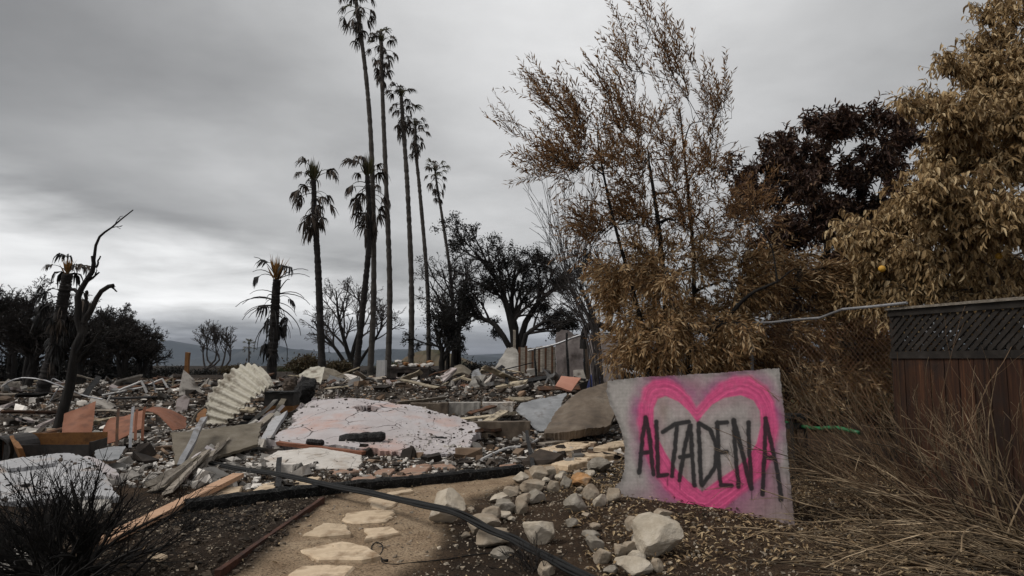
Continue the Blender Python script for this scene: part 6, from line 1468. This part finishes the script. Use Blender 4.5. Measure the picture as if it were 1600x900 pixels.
xy = np.stack([r.uniform(-3.4, 1.8, 3000), r.uniform(7.6, 10, 3000)], -1); pmk = path_mask(xy[:, 0], xy[:, 1]) < .3; chunks('rubble', 'rubble_dark', xy[pmk], psize(pmk.sum(), .015, .09), 'small charred bits beside the long blackened timber', 6)
xy = np.stack([r.uniform(-3.4, 1.8, 1600), r.uniform(8.2, 10.2, 1600)], -1); pmk = path_mask(xy[:, 0], xy[:, 1]) < .3; chunks('rubble', 'rubble', xy[pmk], psize(pmk.sum(), .015, .08), 'pale plaster crumbs in front of the pink slab', 8)
n = 16000; xy = np.stack([r.uniform(-3.8, 4.4, n), r.uniform(3.9, 9.5, n)], -1); chunks('gravel', 'gravel', xy, psize(n, .007, .030, 2.6), 'fine grit and pebbles scattered over soil and path', 7, .7, .35)
# bark chips and pale bits in the dark bed
n = 5000; xy = np.stack([r.uniform(-3.2, -.9, n), r.uniform(4.0, 7.6, n)], -1); inb = pinside(BED_W, xy[:, 0], xy[:, 1]) < .05; xy = xy[inb]; chunks('bark_chips', 'chips', xy, psize(len(xy), .010, .042, 2.4), 'burnt bark chips and pale grit in the flower bed', 9, .5, .5)
def litter(n, x0, x1, y0, y1, label, seed, l=.05, cond=None, lift=.012):
    r = np.random.default_rng(seed); x = r.uniform(x0, x1, n); y = r.uniform(y0, y1, n); dn = .5 + .5 * sn(x, y, 0, 1.3, 3, 3)
    k = r.uniform(size=n) < .25 + .9 * dn
    if cond is not None: k &= cond(x, y)
    x, y = x[k], y[k]; m = len(x); a = r.uniform(0, 6.28, m)
    d = np.stack([np.cos(a), np.sin(a), r.normal(size=m) * .22], -1); nn = np.array([0, 0, 1.0]) + r.normal(size=(m, 3)) * .35
    p = np.stack([x, y, height(x, y) + lift + np.abs(r.normal(size=m)) * .012], -1)
    mb = MB(); leaves(mb, p, d, nn, l * r.uniform(.5, 1.4, m), l * .3 * r.uniform(.6, 1.4, m), 'curl', .3); tag(mb.obj('leaf_litter', 'litter', smooth=False), label, kind='stuff')


litter(17000, .5, 4.9, 4.0, 10.5, 'curled dry leaves littering the dark soil around the board and stalks', 3, .055, lambda x, y: path_mask(x, y) < .3)
litter(900, -3.5, .6, 4.0, 8.5, 'sparse dry leaves blown over path and bed', 4, .035)


def crumbs_on(o, n, mt, lab, seed):
    """grit lying on the top face of a sheet"""
    r_ = np.random.default_rng(seed); m = len(o.data.vertices); co = np.empty(m * 3); o.data.vertices.foreach_get('co', co)
    top = co.reshape(-1, 3)[:m // 2] + np.array(o.location); w = .5 + .5 * sn(top[:, 0], top[:, 1], 0, 1.4, 3, seed % 5); w = np.clip(w, 0, 1) ** 3 + .02
    p = top[r_.choice(len(top), n, p=w / w.sum())]; p = p + np.c_[r_.normal(size=(n, 2)) * .02, np.zeros(n)]
    chunks('rubble', mt, p[:, :2], psize(n, .012, .075, 2.4), lab, seed, .6, .2, z=p[:, 2])


crumbs_on(PINK, 200, 'rubble_dark', 'charred crumbs scattered on the pink slab', 3)
crumbs_on(PINK, 260, 'rubble', 'plaster crumbs scattered on the pink slab', 4)
crumbs_on(GREY, 160, 'rubble_dark', 'charred crumbs scattered on the large grey sheet', 5)
# ------------------------------------------------------------------ hazy air
def haze():
    m = bpy.data.materials.new('haze'); m.use_nodes = True; nt = m.node_tree; nt.nodes.clear()
    o = nt.nodes.new('ShaderNodeOutputMaterial'); v = nt.nodes.new('ShaderNodeVolumePrincipled')
    v.inputs['Color'].default_value = (.72, .83, 1.0, 1); v.inputs['Density'].default_value = 3.2e-5; v.inputs['Anisotropy'].default_value = .2
    nt.links.new(v.outputs[0], o.inputs['Volume'])
    b = MB(); lo = (-11800, -500, -75); hi = (11800, 7800, 330)
    c = [(x, y, z) for z in (lo[2], hi[2]) for x, y in ((lo[0], lo[1]), (hi[0], lo[1]), (hi[0], hi[1]), (lo[0], hi[1]))]
    b.add(c, BOXQ); h = b.obj('haze', m); tag(h, 'thin grey-blue haze over the valley', kind='stuff')


haze()
